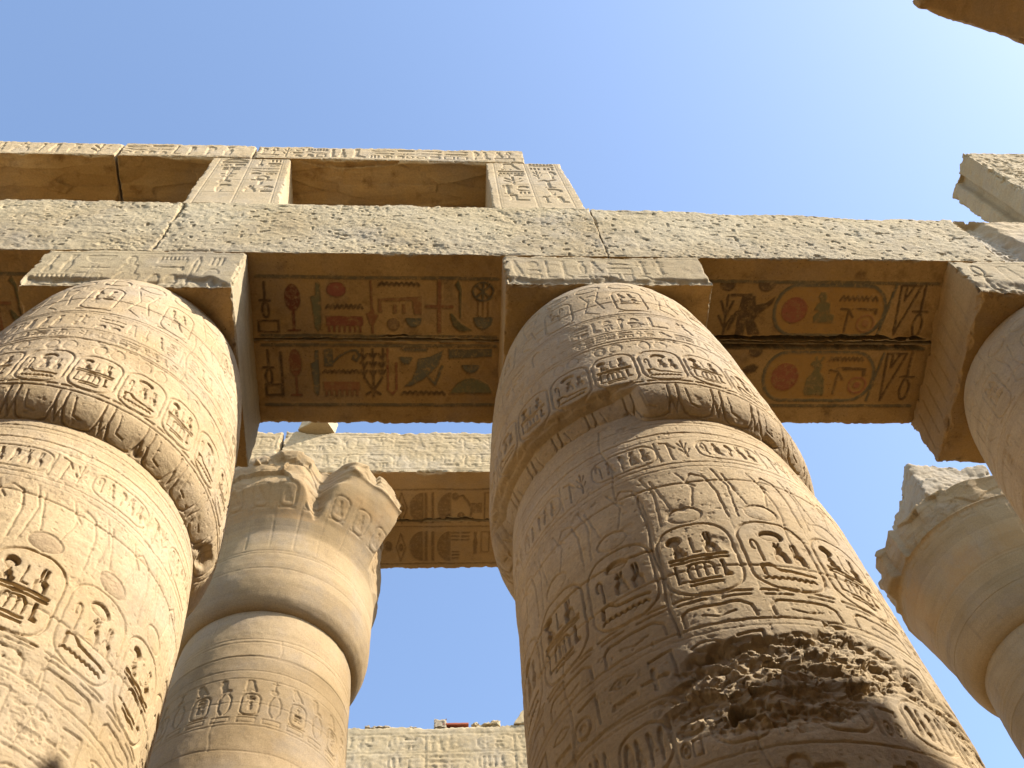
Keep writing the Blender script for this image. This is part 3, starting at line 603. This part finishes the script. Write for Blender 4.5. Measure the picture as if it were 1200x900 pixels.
# ================================================================== near architrave
GRP = 'architrave stones over the near columns'
BL, RD, DK, OC, GN = (.11, .125, .095), (.27, .075, .05), (.095, .062, .035), (.47, .27, .08), (.13, .14, .075)
LEFT = [('ankh', -2.12, 4.93, -1.96, 5.41, DK), ('box', -2.14, 5.44, -1.9, 5.59, DK), ('stickdisc', -1.83, 4.95, -1.59, 5.6, (.16, .04, .025)), ('blade', -1.51, 4.93, -1.36, 5.59, GN), ('disc', -1.3, 4.92, -1.06, 5.12, RD), ('water', -1.31, 5.2, -0.87, 5.28, DK), ('men', -1.32, 5.37, -0.87, 5.59, RD), ('bulb', -0.84, 4.91, -0.67, 5.59, (.30, .13, .06)), ('water', -0.66, 4.91, -0.18, 4.97, DK), ('table', -0.68, 5.1, -0.15, 5.34, (.32, .16, .07)), ('disc', -0.58, 5.39, -0.42, 5.56, (.22, .14, .07)), ('basket', -0.35, 5.39, -0.15, 5.52, BL), ('cross', -0.09, 4.9, 0.22, 5.57, (.30, .13, .06)), ('staff', 0.19, 4.88, 0.48, 5.56, GN), ('wheel', 0.46, 4.9, 0.73, 5.16, BL), ('basket', 0.48, 5.37, 0.73, 5.54, BL), ('strokes', 0.53, 5.16, 0.69, 5.36, None),
 ('ankh', -2.14, 5.83, -1.98, 6.32, DK), ('ell', -2.13, 5.85, -1.88, 6.49, DK), ('stickoval', -1.82, 5.82, -1.63, 6.5, (.26, .09, .05)), ('blade', -1.55, 5.83, -1.42, 6.49, BL), ('sledge', -1.37, 5.81, -0.91, 6.06, BL), ('water', -1.38, 6.1, -0.94, 6.15, DK), ('men', -1.39, 6.27, -0.93, 6.47, (.34, .15, .07)), ('plant', -0.9, 5.81, -0.62, 6.48, DK), ('hook', -0.6, 5.81, -0.45, 6.46, (.32, .11, .06)), ('bar', -0.41, 5.79, -0.07, 5.82, DK), ('basket', -0.43, 5.92, -0.27, 6.03, BL), ('bird', -0.38, 5.81, 0.13, 6.34, BL), ('water', -0.4, 6.39, 0.14, 6.46, DK), ('slab', 0.18, 5.79, 0.73, 5.94, BL), ('basket', 0.35, 6.03, 0.58, 6.15, BL), ('hill', 0.19, 6.22, 0.75, 6.44, GN)]
RIGHT = [('basket', 3.52, 4.88, 3.72, 4.99, DK), ('basket', 4.0, 4.87, 4.21, 4.99, DK), ('sedge', 3.53, 5.04, 3.75, 5.61, DK), ('bird2', 3.68, 5.02, 4.24, 5.63, DK), ('CART', 4.25, 4.9, 5.68, 5.58, BL), ('disc', 4.34, 5.06, 4.68, 5.42, RD), ('seated', 4.73, 4.98, 5.05, 5.41, GN), ('water', 5.08, 5.02, 5.56, 5.12, DK), ('adze', 5.1, 5.19, 5.29, 5.53, DK), ('dring', 5.34, 5.29, 5.58, 5.54, (.36, .17, .08)), ('arm', 5.25, 5.18, 5.59, 5.31, DK), ('line1', 5.63, 4.88, 5.78, 5.58, BL), ('tri', 5.83, 4.89, 6.09, 5.56, DK), ('ankh', 6.03, 4.87, 6.26, 5.61, DK),
 ('basket', 4.01, 5.79, 4.19, 5.9, DK), ('wing', 3.95, 5.96, 4.17, 6.14, DK), ('sedge', 3.53, 5.85, 3.7, 6.4, DK), ('CART', 4.25, 5.82, 5.71, 6.52, BL), ('disc', 4.35, 5.98, 4.72, 6.38, RD), ('god', 4.78, 5.89, 5.1, 6.45, GN), ('water', 5.09, 5.87, 5.53, 5.96, DK), ('adze', 5.11, 6.06, 5.31, 6.42, DK), ('dring', 5.39, 6.17, 5.64, 6.42, (.36, .13, .08)), ('arm', 5.2, 6.0, 5.6, 6.2, DK), ('line1', 5.67, 5.83, 5.8, 6.52, BL), ('tri', 5.84, 5.83, 6.1, 6.51, DK), ('ankh', 6.05, 5.81, 6.28, 6.52, DK)]
def soffit_canvas():
    c = Canvas(-9, 9, -6.9, -4.5, .008)
    for (a, b) in ((-7.3, -4.52), (-2.12, .77), (3.3, 6.3)):
        for y in (4.86, 5.64, 5.76, 6.60):
            c.hl(-y, .045, .012, a, b, color=(.11, .12, .085), alpha=.75, wob=.003)
    for L in (LEFT, RIGHT, [(q[0], q[1]-5.25, q[2], q[3]-5.25, q[4], q[5]) for q in LEFT]):
        for n, x0, y0, x1, y1, colr in L:
            if n == 'CART':
                r = (y1-y0)*.5; pts = ell(x1-r*.8, -(y0+y1)/2, r*.8, r, 10, -90, 90)+ell(x0+r*.8, -(y0+y1)/2, r*.8, r, 10, 90, 270)
                c.carve([('P', pts)], 0, color=OC, alpha=.85); c.line(pts+[pts[0]], .045, .012, color=BL, alpha=.85); continue
            D = .018
            G(c, n, x0, -y1, x1-x0, y1-y0, D, color=colr, flip=n in ('ankh', 'men'), flat=.5, alpha=.85)
            if n in ('disc', 'basket', 'hill', 'bird', 'blade') and colr:      # dark painted rim
                G(c, n, x0+.02, -y1+.02, x1-x0-.04, y1-y0-.04, 0, color=tuple(q*1.25+.015 for q in colr), alpha=.45)
    # worn band under the left bay
    return c
SC = soffit_canvas()
def beam_dmg(seed, jx=None):
    def f(V, k):
        z = V[:, 2]; fr = k == 0
        n = fbm(V+seed, 1.2, 3, seed+70)
        big = np.abs(fbm(V*np.array([1, 1, 1.3]), 5.5, 4, seed+72)); sm = fbm(V, 26, 3, seed+73)
        band = sstep(.55, .0, z-12.03)*.7+.55
        pq = .35+.65*sstep(-.25, .3, fbm(V, .9, 3, seed+78)); a = -(.012*big*band+.018*np.maximum(sm, 0)*band+.008*sstep(.1, .5, fbm(V, 45, 2, seed+77)))*fr*pq-.012*fr*sstep(.25, .5, fbm(V, 3.1, 4, seed+79))
        a = a-.018*(vn(V*19, seed+5) > .55)*fr
        # ragged lower front arris
        a = a-.05*sstep(.07, 0, z-12.03)*sstep(-.1, .5, fbm(V, 2.5, 3, seed+75))*fr
        return a, .45*fr*sstep(-.3, .3, n)+0*z
    return f
def crack_dmg(base, holes):
    def f(V, k):
        a, w = (base(V, k) if base else (np.zeros(len(V)), np.zeros(len(V))))
        b = k == 2
        for (x0, x1, yc, wd, dep) in holes:
            n = fbm(V, 6, 3, 31)
            m = sstep(wd, wd*.4, np.abs(V[:, 1]-yc)+wd*.7*n)*sstep(x0, x0+.12, V[:, 0])*sstep(x1, x1-.12, V[:, 0])*b
            a = a+(-1)*(-dep*m) * -1
        return a, w
    return f
YF, YM, YB, Z0, Z1 = 4.55, 5.685, 6.875, 12.034, 13.69
def top_rag(amp, seed, slope=0):
    def w(V):
        z = V[:, 2]; t = sstep(Z1-.35, Z1, z); n = fbm(np.stack([V[:, 0], V[:, 1]*.4, V[:, 0]*0], -1), 2.2, 4, seed)
        V = V.copy(); V[:, 2] = z+t*amp*(n-.2)+slope*np.clip((z-12.1)/1.5, 0, 1)*(1-2*np.clip((V[:, 0]-2.1)/5., 0, 1)); return V
    return w
def taperz(x0b, x1b, ztop, base=None):
    return base
blocks = [(-8.5, -3.302, 'pitted front beam stone over the left painted bay at the photo edge', 2, -.02),
          (-3.288, 2.096, 'longest pitted front beam stone spanning from left column to middle column', 3, .0),
          (2.108, 7.08, 'pitted front beam stone with bare broken top against the sky right of centre', 5, -.09)]
for x0, x1, lab, sd_, dzt in blocks:
    z1 = Z1+dzt; zt = 13.86 if x0 > 0 else 13.69
    zt = {2: 13.88, 3: 13.87, 5: 13.72}[sd_]
    hs = [(3.4, 6.3, YM-.01, .09, .16)] if sd_ == 5 else [(-.75, -.28, YM, .07, .10)]
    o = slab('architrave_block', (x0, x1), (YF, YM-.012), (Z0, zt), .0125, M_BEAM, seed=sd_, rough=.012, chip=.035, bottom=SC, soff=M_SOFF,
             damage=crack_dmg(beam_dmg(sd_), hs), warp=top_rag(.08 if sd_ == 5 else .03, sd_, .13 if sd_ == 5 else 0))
    tag(o, lab, 'beam stone', GRP)
for x0, x1, lab, sd_ in ((-8.5, -3.31, 'rear beam stone behind the pitted one over the left edge bay', 12), (-3.28, 2.085, 'rear painted beam stone over the left bay showing the vulture and hill signs', 13), (2.115, 7.30, 'rear painted beam stone over the right bay showing the lower red disc', 15)):
    hs = [(3.4, 6.3, YM+.01, .07, .14)] if sd_ == 15 else [(-.75, -.28, YM, .05, .08)]
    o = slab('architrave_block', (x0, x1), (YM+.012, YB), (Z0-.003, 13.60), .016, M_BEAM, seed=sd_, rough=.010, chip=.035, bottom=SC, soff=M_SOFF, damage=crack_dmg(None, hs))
    tag(o, lab, 'beam stone', GRP)
def dmgD(V, k):
    n = fbm(V, 3, 3, 7); m = sstep(7.62, 7.42, V[:, 0]+.12*n-.12*(13.66-V[:, 2]))*(k == 0)
    return -m*(.10+.06*np.abs(fbm(V, 9, 3, 8)))-.012*np.abs(fbm(V, 5, 3, 9))*(k == 0), m*.6
o = slab('architrave_block', (7.12, 13.0), (YF+.03, YM-.01), (Z0, 13.64), .014, M_FINE, seed=17, chip=.07, soff=M_SOFF, damage=dmgD)
tag(o, 'smooth pale beam stone at the right edge with a broken left end', 'beam stone', GRP)
o = slab('architrave_block', (7.34, 13.0), (YM+.012, YB), (Z0, 13.58), .03, M_BEAM, seed=18, chip=.06, soff=M_SOFF)
tag(o, 'rear beam stone over the right edge column behind the smooth pale one', 'beam stone', GRP)

# ================================================================== clerestory over the near beam
ZC, ZL, YC = 16.01, 16.67, 4.56
def pillar(xb0, xb1, xt0, xt1, lab, seed, ztop=ZC, wide=None):
    c = Canvas(xb0, xb1, 13.86, ztop, .007); w = xb1-xb0; e = .10
    for k in range(3):
        u = xb0+e+(w-2*e-.04)*k/2+.02; c.line([(u, 13.7), (u, ztop)], .014, .012); c.line([(u+.03, 13.7), (u+.03, ztop)], .01, .006)
    for k in range(2):
        a = xb0+e+(w-2*e)*k/2+.07; b = xb0+e+(w-2*e)*(k+1)/2-.05
        textcol(c, a, b, 13.95, ztop-.02, .026, .42)
    for zz in (14.36, 14.93, 15.5): c.hl(zz, .012, .009)
    def wp(V):
        t = np.clip((V[:, 2]-13.7)/(ztop-13.7), 0, 1); s = (V[:, 0]-xb0)/w; V = V.copy()
        V[:, 0] = (1-s)*(xb0+(xt0-xb0)*t)+s*(xb1+(xt1-xb1)*t); return V
    o = slab('clerestory_pillar', (xb0, xb1), (YC, 5.33), (13.84, ztop), .012, M_FINE, seed=seed, rough=.003, chip=.03, front=c, warp=wp)
    return tag(o, lab, 'pillar', 'carved pillars of the upper window wall')
pillar(-3.335, -2.058, -3.295, -2.16, 'squat carved upper pillar between the two window openings', 31, ZC-.005)
pillar(.786, 2.058, .786, 1.926, 'squat carved upper pillar at the right end of the window wall', 32, ZC+.02)
pillar(-8.6, -7.3, -8.6, -7.3, 'squat carved upper pillar beyond the left photo edge', 33, ZC-.005)
def lintel(x0, x1, lab, seed, z1=ZL, wp=None):
    c = Canvas(x0, x1, ZC, z1, .007); c.hl(ZC+.05, .012, .01); c.hl(z1-.03, .012, .01)
    textrow(c, x0+.03, x1-.05, ZC+.12, z1-.08, .026, .36)
    def dm(V, k):
        b = (k == 2); hh = np.zeros(len(V)); hh[b] = .06*facet(V[b]*np.array([.35, 1.6, 1]), 2.6, seed)+.02*fbm(V[b]*np.array([.5, 2, 1]), 5, 4, seed+1)+.03*fbm(V[b], 1.3, 3, seed+2)
        return -.012*np.abs(fbm(V, 6, 3, seed))*(k == 0)-hh, 0*V[:, 0]
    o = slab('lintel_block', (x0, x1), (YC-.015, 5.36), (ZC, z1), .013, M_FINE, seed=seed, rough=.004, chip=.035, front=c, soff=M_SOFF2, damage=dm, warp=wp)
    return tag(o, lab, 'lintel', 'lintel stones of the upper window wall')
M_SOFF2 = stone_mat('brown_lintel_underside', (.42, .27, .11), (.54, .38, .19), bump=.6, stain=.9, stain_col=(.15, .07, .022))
lintel(-8.9, -4.765, 'carved top lintel stone over the far left window opening', 41)
lintel(-4.735, -2.76, 'short carved top lintel stone ending above the left pillar', 42)
lintel(-2.73, 1.38, 'long carved top lintel stone over the middle window opening', 43, ZL-.01)
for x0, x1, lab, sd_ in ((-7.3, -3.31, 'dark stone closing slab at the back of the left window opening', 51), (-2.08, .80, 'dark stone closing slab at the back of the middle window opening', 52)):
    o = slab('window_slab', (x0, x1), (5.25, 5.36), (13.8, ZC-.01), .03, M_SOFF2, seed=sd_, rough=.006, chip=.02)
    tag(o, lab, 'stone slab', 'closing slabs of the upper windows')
# broken piece of the window wall at the right
c = Canvas(8.84, 12.6, 13.7, 17.2, .008)
for k in range(6): c.line([(8.95+k*.45, 13.7), (8.95+k*.45, 17)], .014, .012)
for k in range(5): textcol(c, 9.0+k*.45, 9.35+k*.45, 13.8, 16.85, .024, .36)
def dmR(V, k):
    l = k == 4
    m = sstep(.10, .04, np.abs(V[:, 1]-5.0)+.03*fbm(V, 4, 2, 5))*l; st = sstep(4.80, 4.86, V[:, 1])*l*.0
    return -.11*m-st-.03*np.abs(fbm(V, 3, 3, 6))*l-.03*np.abs(fbm(V, 9, 3, 61))*(k == 0), 0*V[:, 0]
o = slab('clerestory_pillar', (8.84, 12.6), (4.56, 5.35), (13.64, 17.16), .016, M_PALE, seed=61, rough=.012, chip=.10, front=c, damage=dmR)
tag(o, 'broken end of the upper wall standing alone at the right edge', 'pillar', 'carved pillars of the upper window wall')

# ================================================================== beam above the viewer (top right corner)
def warpcorner(V):
    V = V.copy(); t = sstep(.9, 1.5, V[:, 1]); V[:, 1] += t*(.25*(V[:, 0]-5.14)+.03*fbm(V, 3, 3, 4)); V[:, 0] += np.clip(1.5-V[:, 1], 0, 1)*1.2*np.clip((6.7-V[:, 0])/1.5, 0, 1); return V
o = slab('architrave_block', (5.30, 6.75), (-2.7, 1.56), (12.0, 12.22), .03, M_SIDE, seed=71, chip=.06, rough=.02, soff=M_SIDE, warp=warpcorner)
tag(o, 'dark rough beam stone overhead cutting the top right corner', 'beam stone', 'architrave stones of the row behind the viewer')
for x0, x1, lab in ((10.4, 20.5, 'front beam stone of the row behind the viewer at far right'),):
    o = slab('architrave_block', (x0, x1), (-.7, .05), (12.03, 13.72), .05, M_BEAM, seed=int(x0)+70, chip=.05, rough=.02)
    tag(o, lab, 'beam stone', 'architrave stones of the row behind the viewer')

# ================================================================== nave columns with open bell capitals
def bell_column(cx, cyy, label, seed, rim, rimz, lim, detail=True, block=True, lipz=.55):
    L = (cx, cyy, GZ); r = root('bell_column', L, label, 'column', 'tall open-bell columns of the nave')
    c = Canvas(-PI*1.6, PI*1.6, 10., 15., .008)
    for v in (14.2, 13.85, 13.5, 13.30, 12.28, 11.2): c.hl(v, .02, .012)
    m = 26; B = 2*PI*1.6/m
    for i in range(m):
        u = -PI*1.6+i*B+.05
        if i % 2: cartouche(c, u+.02, 12.5, B*.72, .46, .03, .018); textcol(c, u+.1, u+B*.58, 12.53, 12.93, .035, .2)
        else:
            for q_ in (-1, 1): c.line([(u+B*.4+q_*B*.06, 12.5), (u+B*.4+q_*B*.22, 12.62), (u+B*.4+q_*B*.24, 12.84), (u+B*.4+q_*B*.1, 12.95)], .018, .028)
        G(c, ['cobra', 'owl', 'nefer', 'falcon'][i % 4], u, 13.0, B*.6, .28, .03)
        G(c, 'box', u, 12.34, B*.7, .1, .02)
    textrow(c, -PI*1.6, PI*1.6, 10.2, 11.1, .025, .7)
    def wrap(T): return (T+PI) % (2*PI)-PI
    def Hs(T, Z, R, V):
        H, P = c.sample(wrap(T)*1.6, Z); er = sstep(.1, .5, fbm(V+seed, .7, 3, seed))
        return H*(1-.5*er)+.015*fbm(V, 1.1, 3, seed)+.006*fbm(V, 8, 3, seed+1)+joints(T, Z, [9.8, 10.9, 11.75, 12.76, 13.85, 14.3], seed)-.02*er*sstep(.1, .4, fbm(V, 9, 3, seed+4)), P, er*.2
    th = thetas(.010, -100, 100)
    revolve('shaft', [(1.75, GZ+.02), (1.84, 1.), (1.82, 5), (1.74, 9), (1.66, 11.5), (1.62, 13.2), (1.585, 14.6), (1.56, 15.10)], cx, cyy, M_NAVE, th, lambda z: .016 if z > 10.5 else .12, Hs, L, r)
    k = Canvas(-PI*1.9, PI*1.9, 14.9, 19.6, .015)
    for v in (15.9, 16.35, 16.42): k.hl(v, .022, .012)
    for i in range(26):
        u = -PI*1.9+i*PI*3.8/26
        k.line([(u, 16.5), (u+.03, 18.2)], .02, .010)
        cartouche(k, u+.06, 17.55, .28, .5, .022, .022); G(k, 'seated', u+.12, 17.65, .16, .3, .02)
    rng_amp = rim-1.9
    prof = [(1.48, 15.02), (1.60, 15.04), (1.68, 15.10), (1.76, 15.22), (1.82, 15.42), (1.855, 15.65), (1.86, 16.0), (1.86, rimz-2.0), (1.88, rimz-1.6), (1.93+rng_amp*.12, rimz-1.2), (1.93+rng_amp*.42, rimz-.75), (1.93+rng_amp*.8, rimz-.25), (rim, rimz), (rim+.07, rimz+.05), (rim+.10, rimz+lipz), (1.9, rimz+lipz+.03), (1.35, rimz+lipz+.05)]
    def Hb(T, Z, R, V):
        H, P = k.sample(wrap(T)*1.9, Z); er = sstep(.1, .5, fbm(V+seed, .7, 3, seed+8))
        zz = sstep(rimz+.03, rimz+.10, Z); ragged = zz*(.16*fbm(V, 1.1, 3, seed+9)-.02)
        b = Z > rimz-.05; fc_ = np.zeros(Z.shape); fc_[b] = facet(V[b], 1.15, seed+70)+.15*facet(V[b], 4, seed+71); ragged = ragged+.14*fc_*zz
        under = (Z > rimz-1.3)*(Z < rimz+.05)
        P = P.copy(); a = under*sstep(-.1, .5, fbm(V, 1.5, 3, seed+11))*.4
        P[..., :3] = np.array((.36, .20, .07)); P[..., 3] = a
        return H*(1-.4*er)+.012*fbm(V, 1.1, 3, seed+2)+.005*fbm(V, 7, 3, seed+3)+ragged, P, er*.2
    revolve('capital', prof, cx, cyy, M_NAVE, th, .022, Hb, L, r, rlim=lim)
    return r
def lim_left(T, Z, R):
    t = np.degrees((T+PI) % (2*PI)-PI); n = fbm(np.stack([T*2, Z, T*0], -1), 1.5, 4, 5)
    keep = .85*sstep(24, 32, t+5*n)+.15*sstep(44, 50, t); keep = keep*sstep(69, 64, t+4*n)           # the rim survives only on the right side
    fr = facet(np.stack([T*2.2, Z, T*0], -1), 1.1, 7)+.14*facet(np.stack([T*2.2, Z, T*0], -1), 5, 8)
    cut = 1.93+.10*n+(t < 60)*(.45-.36*np.exp(-((t-22)/7.)**2)+.12*fr)
    return np.where(R > cut, cut+(R-cut)*keep, R)
def lim_right(T, Z, R):
    t = np.degrees((T+PI) % (2*PI)-PI); st = np.interp(t, [-180, -118, -116, -104, -102, -90, -87, -76, -74, -60, -40, 0, 180], [-.1, -.1, .02, -.04, .10, .06, -.10, .0, -.12, -.15, -.2, -.2, -.2])
    return R+st*sstep(17.74, 17.8, Z)*(R > 1.6)
nl = bell_column(-3.07, 13.96, 'far left column with a broken bell capital, half in shadow', 81, 2.62, 18.6, lim_left, lipz=.4)
nr = bell_column(12.2, 13.96, 'shaded bell column at the lower right edge with broken stones on top', 84, 2.18, 17.7, lim_right, lipz=1.0)
nm = copy_thing(nl, (4.45, 13.96, GZ), 'bell column standing hidden behind the middle bud column')
def tagp(o, lab): o['label'] = lab; return o
for rt, xa, za, zb, sh in ((nl, (-4.75, -1.42), 19.1, 20.0, 0), (nm, (3.0, 5.9), 19.1, 20.0, 0)):
    L = tuple(rt.location)
    c = Canvas(xa[0], xa[1], za, zb, .015); textrow(c, xa[0]+.1, xa[1]-.1, za+.1, zb-.1, .03, .6)
    slab('abacus', xa, (12.66, 15.3), (za, zb), .03, M_NAVE, seed=int(xa[0])+95, chip=.06, front=c, loc=L, parent=rt)
L = tuple(nr.location)
def wpR(V):
    V = V.copy(); V[:, 2] += .35*sstep(0, 1.5, V[:, 1]-12.6)*0; return V
slab('abacus', (10.85, 13.6), (12.7, 15.2), (18.6, 19.75), .03, M_ROUGH, seed=96, chip=.14, rough=.03, lump=.06, loc=L, parent=nr, wear=.2)
o = slab('broken_block', (11.0, 12.9), (12.85, 14.6), (19.76, 20.55), .03, M_ROUGH, seed=97, chip=.14, rough=.03, lump=.08, wear=.2)
tag(o, 'rough broken block on top of the shaded bell column at lower right', 'stone block')

# nave architrave
def nave_soffit():
    c = Canvas(-12, 5, -15.4, -12.5, .012)
    N = [('eyev', -0.85, 13.21, -0.57, 14.02), ('halfl', -0.53, 13.21, -0.23, 14.02), ('bar', -0.19, 13.21, -0.14, 14.03), ('bar', -0.04, 13.21, 0.01, 14.03), ('halfl', 0.1, 13.21, 0.39, 14.02), ('disc', 0.42, 13.21, 0.57, 13.42), ('chick', 0.53, 13.29, 0.87, 13.98), ('stool', 0.84, 13.49, 1.09, 13.74), ('box', 1.16, 13.22, 1.36, 13.93),
     ('disc', -1.12, 14.52, -0.94, 14.79), ('eyev', -0.86, 14.31, -0.62, 15.08), ('halfl', -0.55, 14.26, -0.24, 15.07), ('bar', -0.19, 14.26, -0.14, 15.07), ('bar', -0.04, 14.26, 0.02, 15.07), ('halfl', 0.09, 14.27, 0.39, 15.07), ('dashes', 0.42, 14.27, 0.58, 14.51), ('dashes', 0.65, 14.27, 0.82, 14.51), ('dashes', 0.44, 14.8, 0.59, 15.02), ('ewer', 0.89, 14.27, 1.04, 14.88), ('box', 1.1, 14.27, 1.28, 14.83)]
    for off in (0, 2.9, -5.6, -2.6):
        for n, x0, y0, x1, y1 in N:
            G(c, n, x0+off, -y1, x1-x0, y1-y0, .045, color=(.22, .13, .055), alpha=.6, flat=.6, soft=.02)
    for y in (13.12, 14.12, 15.15): c.hl(-y, .03, .025, color=(.18, .11, .05), alpha=.5)
    return c
NS = nave_soffit()
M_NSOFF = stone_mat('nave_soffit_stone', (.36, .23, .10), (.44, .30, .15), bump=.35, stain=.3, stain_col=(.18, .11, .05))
fc = Canvas(-12, 5, 20, 21.8, .012)
for v in (20.12, 20.82, 20.88, 21.6): fc.hl(v, .02, .012)
for k in range(6):
    for v in (20.2, 20.96):
        cartouche(fc, -11+k*2.7+.9, v, 1.1, .52, .02, .022, horiz=True)
textrow(fc, -12, 5, 20.22, 20.74, .018, .5); textrow(fc, -12, 5, 20.95, 21.5, .018, .5)
def ndm(seed, top=True):
    def f(V, k):
        m = (k == 0)
        return -.02*np.abs(fbm(V, 4, 3, seed))*m-.05*sstep(.15, 0, V[:, 2]-20.0)*sstep(0, .4, fbm(V, 1.7, 3, seed+2))*m, .2*m*sstep(-.2, .3, fbm(V, 1, 3, seed+5))
    return f
def ntop(V):
    V = V.copy(); t = sstep(21.3, 21.75, V[:, 2]); V[:, 2] += t*.07*fbm(np.stack([V[:, 0], V[:, 1], V[:, 1]*0], -1), 1.8, 4, 2); return V
for x0, x1, y0, y1, lab, sd_ in ((-11.0, -3.47, 12.65, 13.93, 'far high beam stone left of the joint above the broken capital', 101), (-3.41, 4.5, 12.65, 13.93, 'far high carved beam stone with half-disc signs beneath, front one', 102),
                         (-11.0, -3.47, 13.97, 15.3, 'far high rear beam stone left of the joint behind its twin', 103), (-3.41, 4.5, 13.97, 15.3, 'far high rear beam stone with half-disc signs beneath', 104)):
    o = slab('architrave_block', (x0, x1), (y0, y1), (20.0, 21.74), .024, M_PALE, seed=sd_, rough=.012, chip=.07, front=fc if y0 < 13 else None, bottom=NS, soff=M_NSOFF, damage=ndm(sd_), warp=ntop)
    tag(o, lab, 'beam stone', 'architrave stones of the nave row')
from mathutils import Euler
o = slab('loose_stone', (-2.98, -2.46), (12.4, 13.1), (21.76, 22.5), .03, M_PALE, seed=105, chip=.02, rot=Euler((RAD(-6), RAD(12), RAD(58))))
tag(o, 'small tilted stone overhanging the top of the far high beam', 'stone block')

# ================================================================== farthest row beyond the nave
c = Canvas(-12, 9, 20.0, 22.3, .014)
for v in (21.95, 21.91, 21.28, 21.24, 20.6, 20.56): c.hl(v, .02, .014)
for v0, v1 in ((21.34, 21.86), (20.66, 21.18), (20.05, 20.5)):
    u = -11.
    while u < 8:
        cartouche(c, u, v0, 1.0, v1-v0, .03, .026, horiz=True); textrow(c, u+.08, u+.95, v0+.07, v1-.07, .035, .34); textrow(c, u+1.1, u+2.4, v0, v1, .03, .5); u += 2.45
def fdm(V, k): return -.02*np.abs(fbm(V, 4, 3, 5))*(k == 0), .3*sstep(21.85, 22.1, V[:, 2])*(k == 0)
def ftop(V):
    V = V.copy(); t = sstep(21.98, 22.2, V[:, 2]); V[:, 2] += t*.05*fbm(np.stack([V[:, 0], V[:, 1], V[:, 1]*0], -1), 2, 4, 2); return V
o = slab('architrave_block', (-11.5, 8.5), (22.5, 25.), (20.0, 22.2), .035, M_PALE, seed=111, rough=.012, chip=.06, front=c, damage=fdm, warp=ftop)
tag(o, 'low far beam with name rings in two bands, framed between the columns', 'beam stone')
c1 = copy_thing(nr, (-3.6, 23.7, GZ), 'bell column across the nave under the left part of the lowest beam')
c2 = copy_thing(nr, (4.45, 23.7, GZ), 'bell column across the nave under the right part of the lowest beam')
for q, (x0, x1, z1, lab, mt, ys) in enumerate(((.05, .42, 22.50, 'rounded rubble lump left of the red slab on the far beam', M_ROUGH, .5), (.30, 1.02, 22.335, 'thin red brown slab lying on top of the far beam', M_BRICK, .35),
        (1.08, 1.92, 22.41, 'low pale flat rubble stone right of the red slab', M_PALE, .6), (-1.9, -1.1, 22.30, 'low ragged rubble stone at the left on the far beam', M_ROUGH, .5), (-.75, -.4, 22.30, 'small flat rubble stone between the ragged one and the lump', M_ROUGH, .4))):
    o = slab('rubble_stone', (x0, x1), (22.5, 22.5+ys), (22.18 if mt is not M_BRICK else 22.27, z1), .025, mt, seed=120+q, chip=.16 if mt is not M_BRICK else .01, rough=.03 if mt is not M_BRICK else .003, lump=.03 if mt is not M_BRICK else 0)
    tag(o, lab, 'rubble stone', 'stones lying on the far beam')
o = slab('cornice_block', (2.28, 4.2), (22.45, 23.4), (22.21, 22.72), .03, M_PALE, seed=130, chip=.03, warp=lambda V: V+np.stack([-.28*np.clip((V[:, 2]-22.2)/.5, 0, 1)*(-1)*(V[:, 0] < 3), 0*V[:, 0], 0*V[:, 0]], -1))
tag(o, 'pale cut block peeping out beside the middle column on the far beam', 'stone block')

# ================================================================== the rest of the hall, outside the frame
GH = 'columns of the hall outside the picture'
for yy in (-4.84, -10.11, -15.38):
    for q in range(7):
        copy_thing(col_a if q % 2 else col_c, (-13.8+q*5.27, yy, GZ), 'bud column of the rows behind the viewer', GH)
    o = slab('architrave_block', (-15, 19), (yy-1.15, yy+1.15), (12.03, 13.7), .4, M_BEAM, chip=.03); tag(o, 'beam across one of the column rows behind the viewer', 'beam stone', 'beams of the rows behind the viewer')
copy_thing(col_a, (-13.8, 5.66, GZ), 'second bud column beyond the left edge of the near row')
o = slab('architrave_block', (-15, -8.53), (YF, YB), (Z0, 13.68), .3, M_BEAM, chip=.03); tag(o, 'beam stone of the near row beyond the left edge', 'beam stone', GRP)
for (x, y, lab) in (((-31, -30), (-30, 36), 'enclosing wall of the hall at left'), ((36, 37), (-30, 36), 'enclosing wall of the hall at right'), ((-30.9, 35.9), (-30, -29), 'enclosing wall behind the viewer'), ((-29.9, 35.9), (35, 36), 'enclosing wall beyond the nave')):
    o = slab('hall_wall', x, y, (GZ, 14), .8, M_PALE, chip=.05); tag(o, lab, 'wall')
bpy.context.view_layer.update()
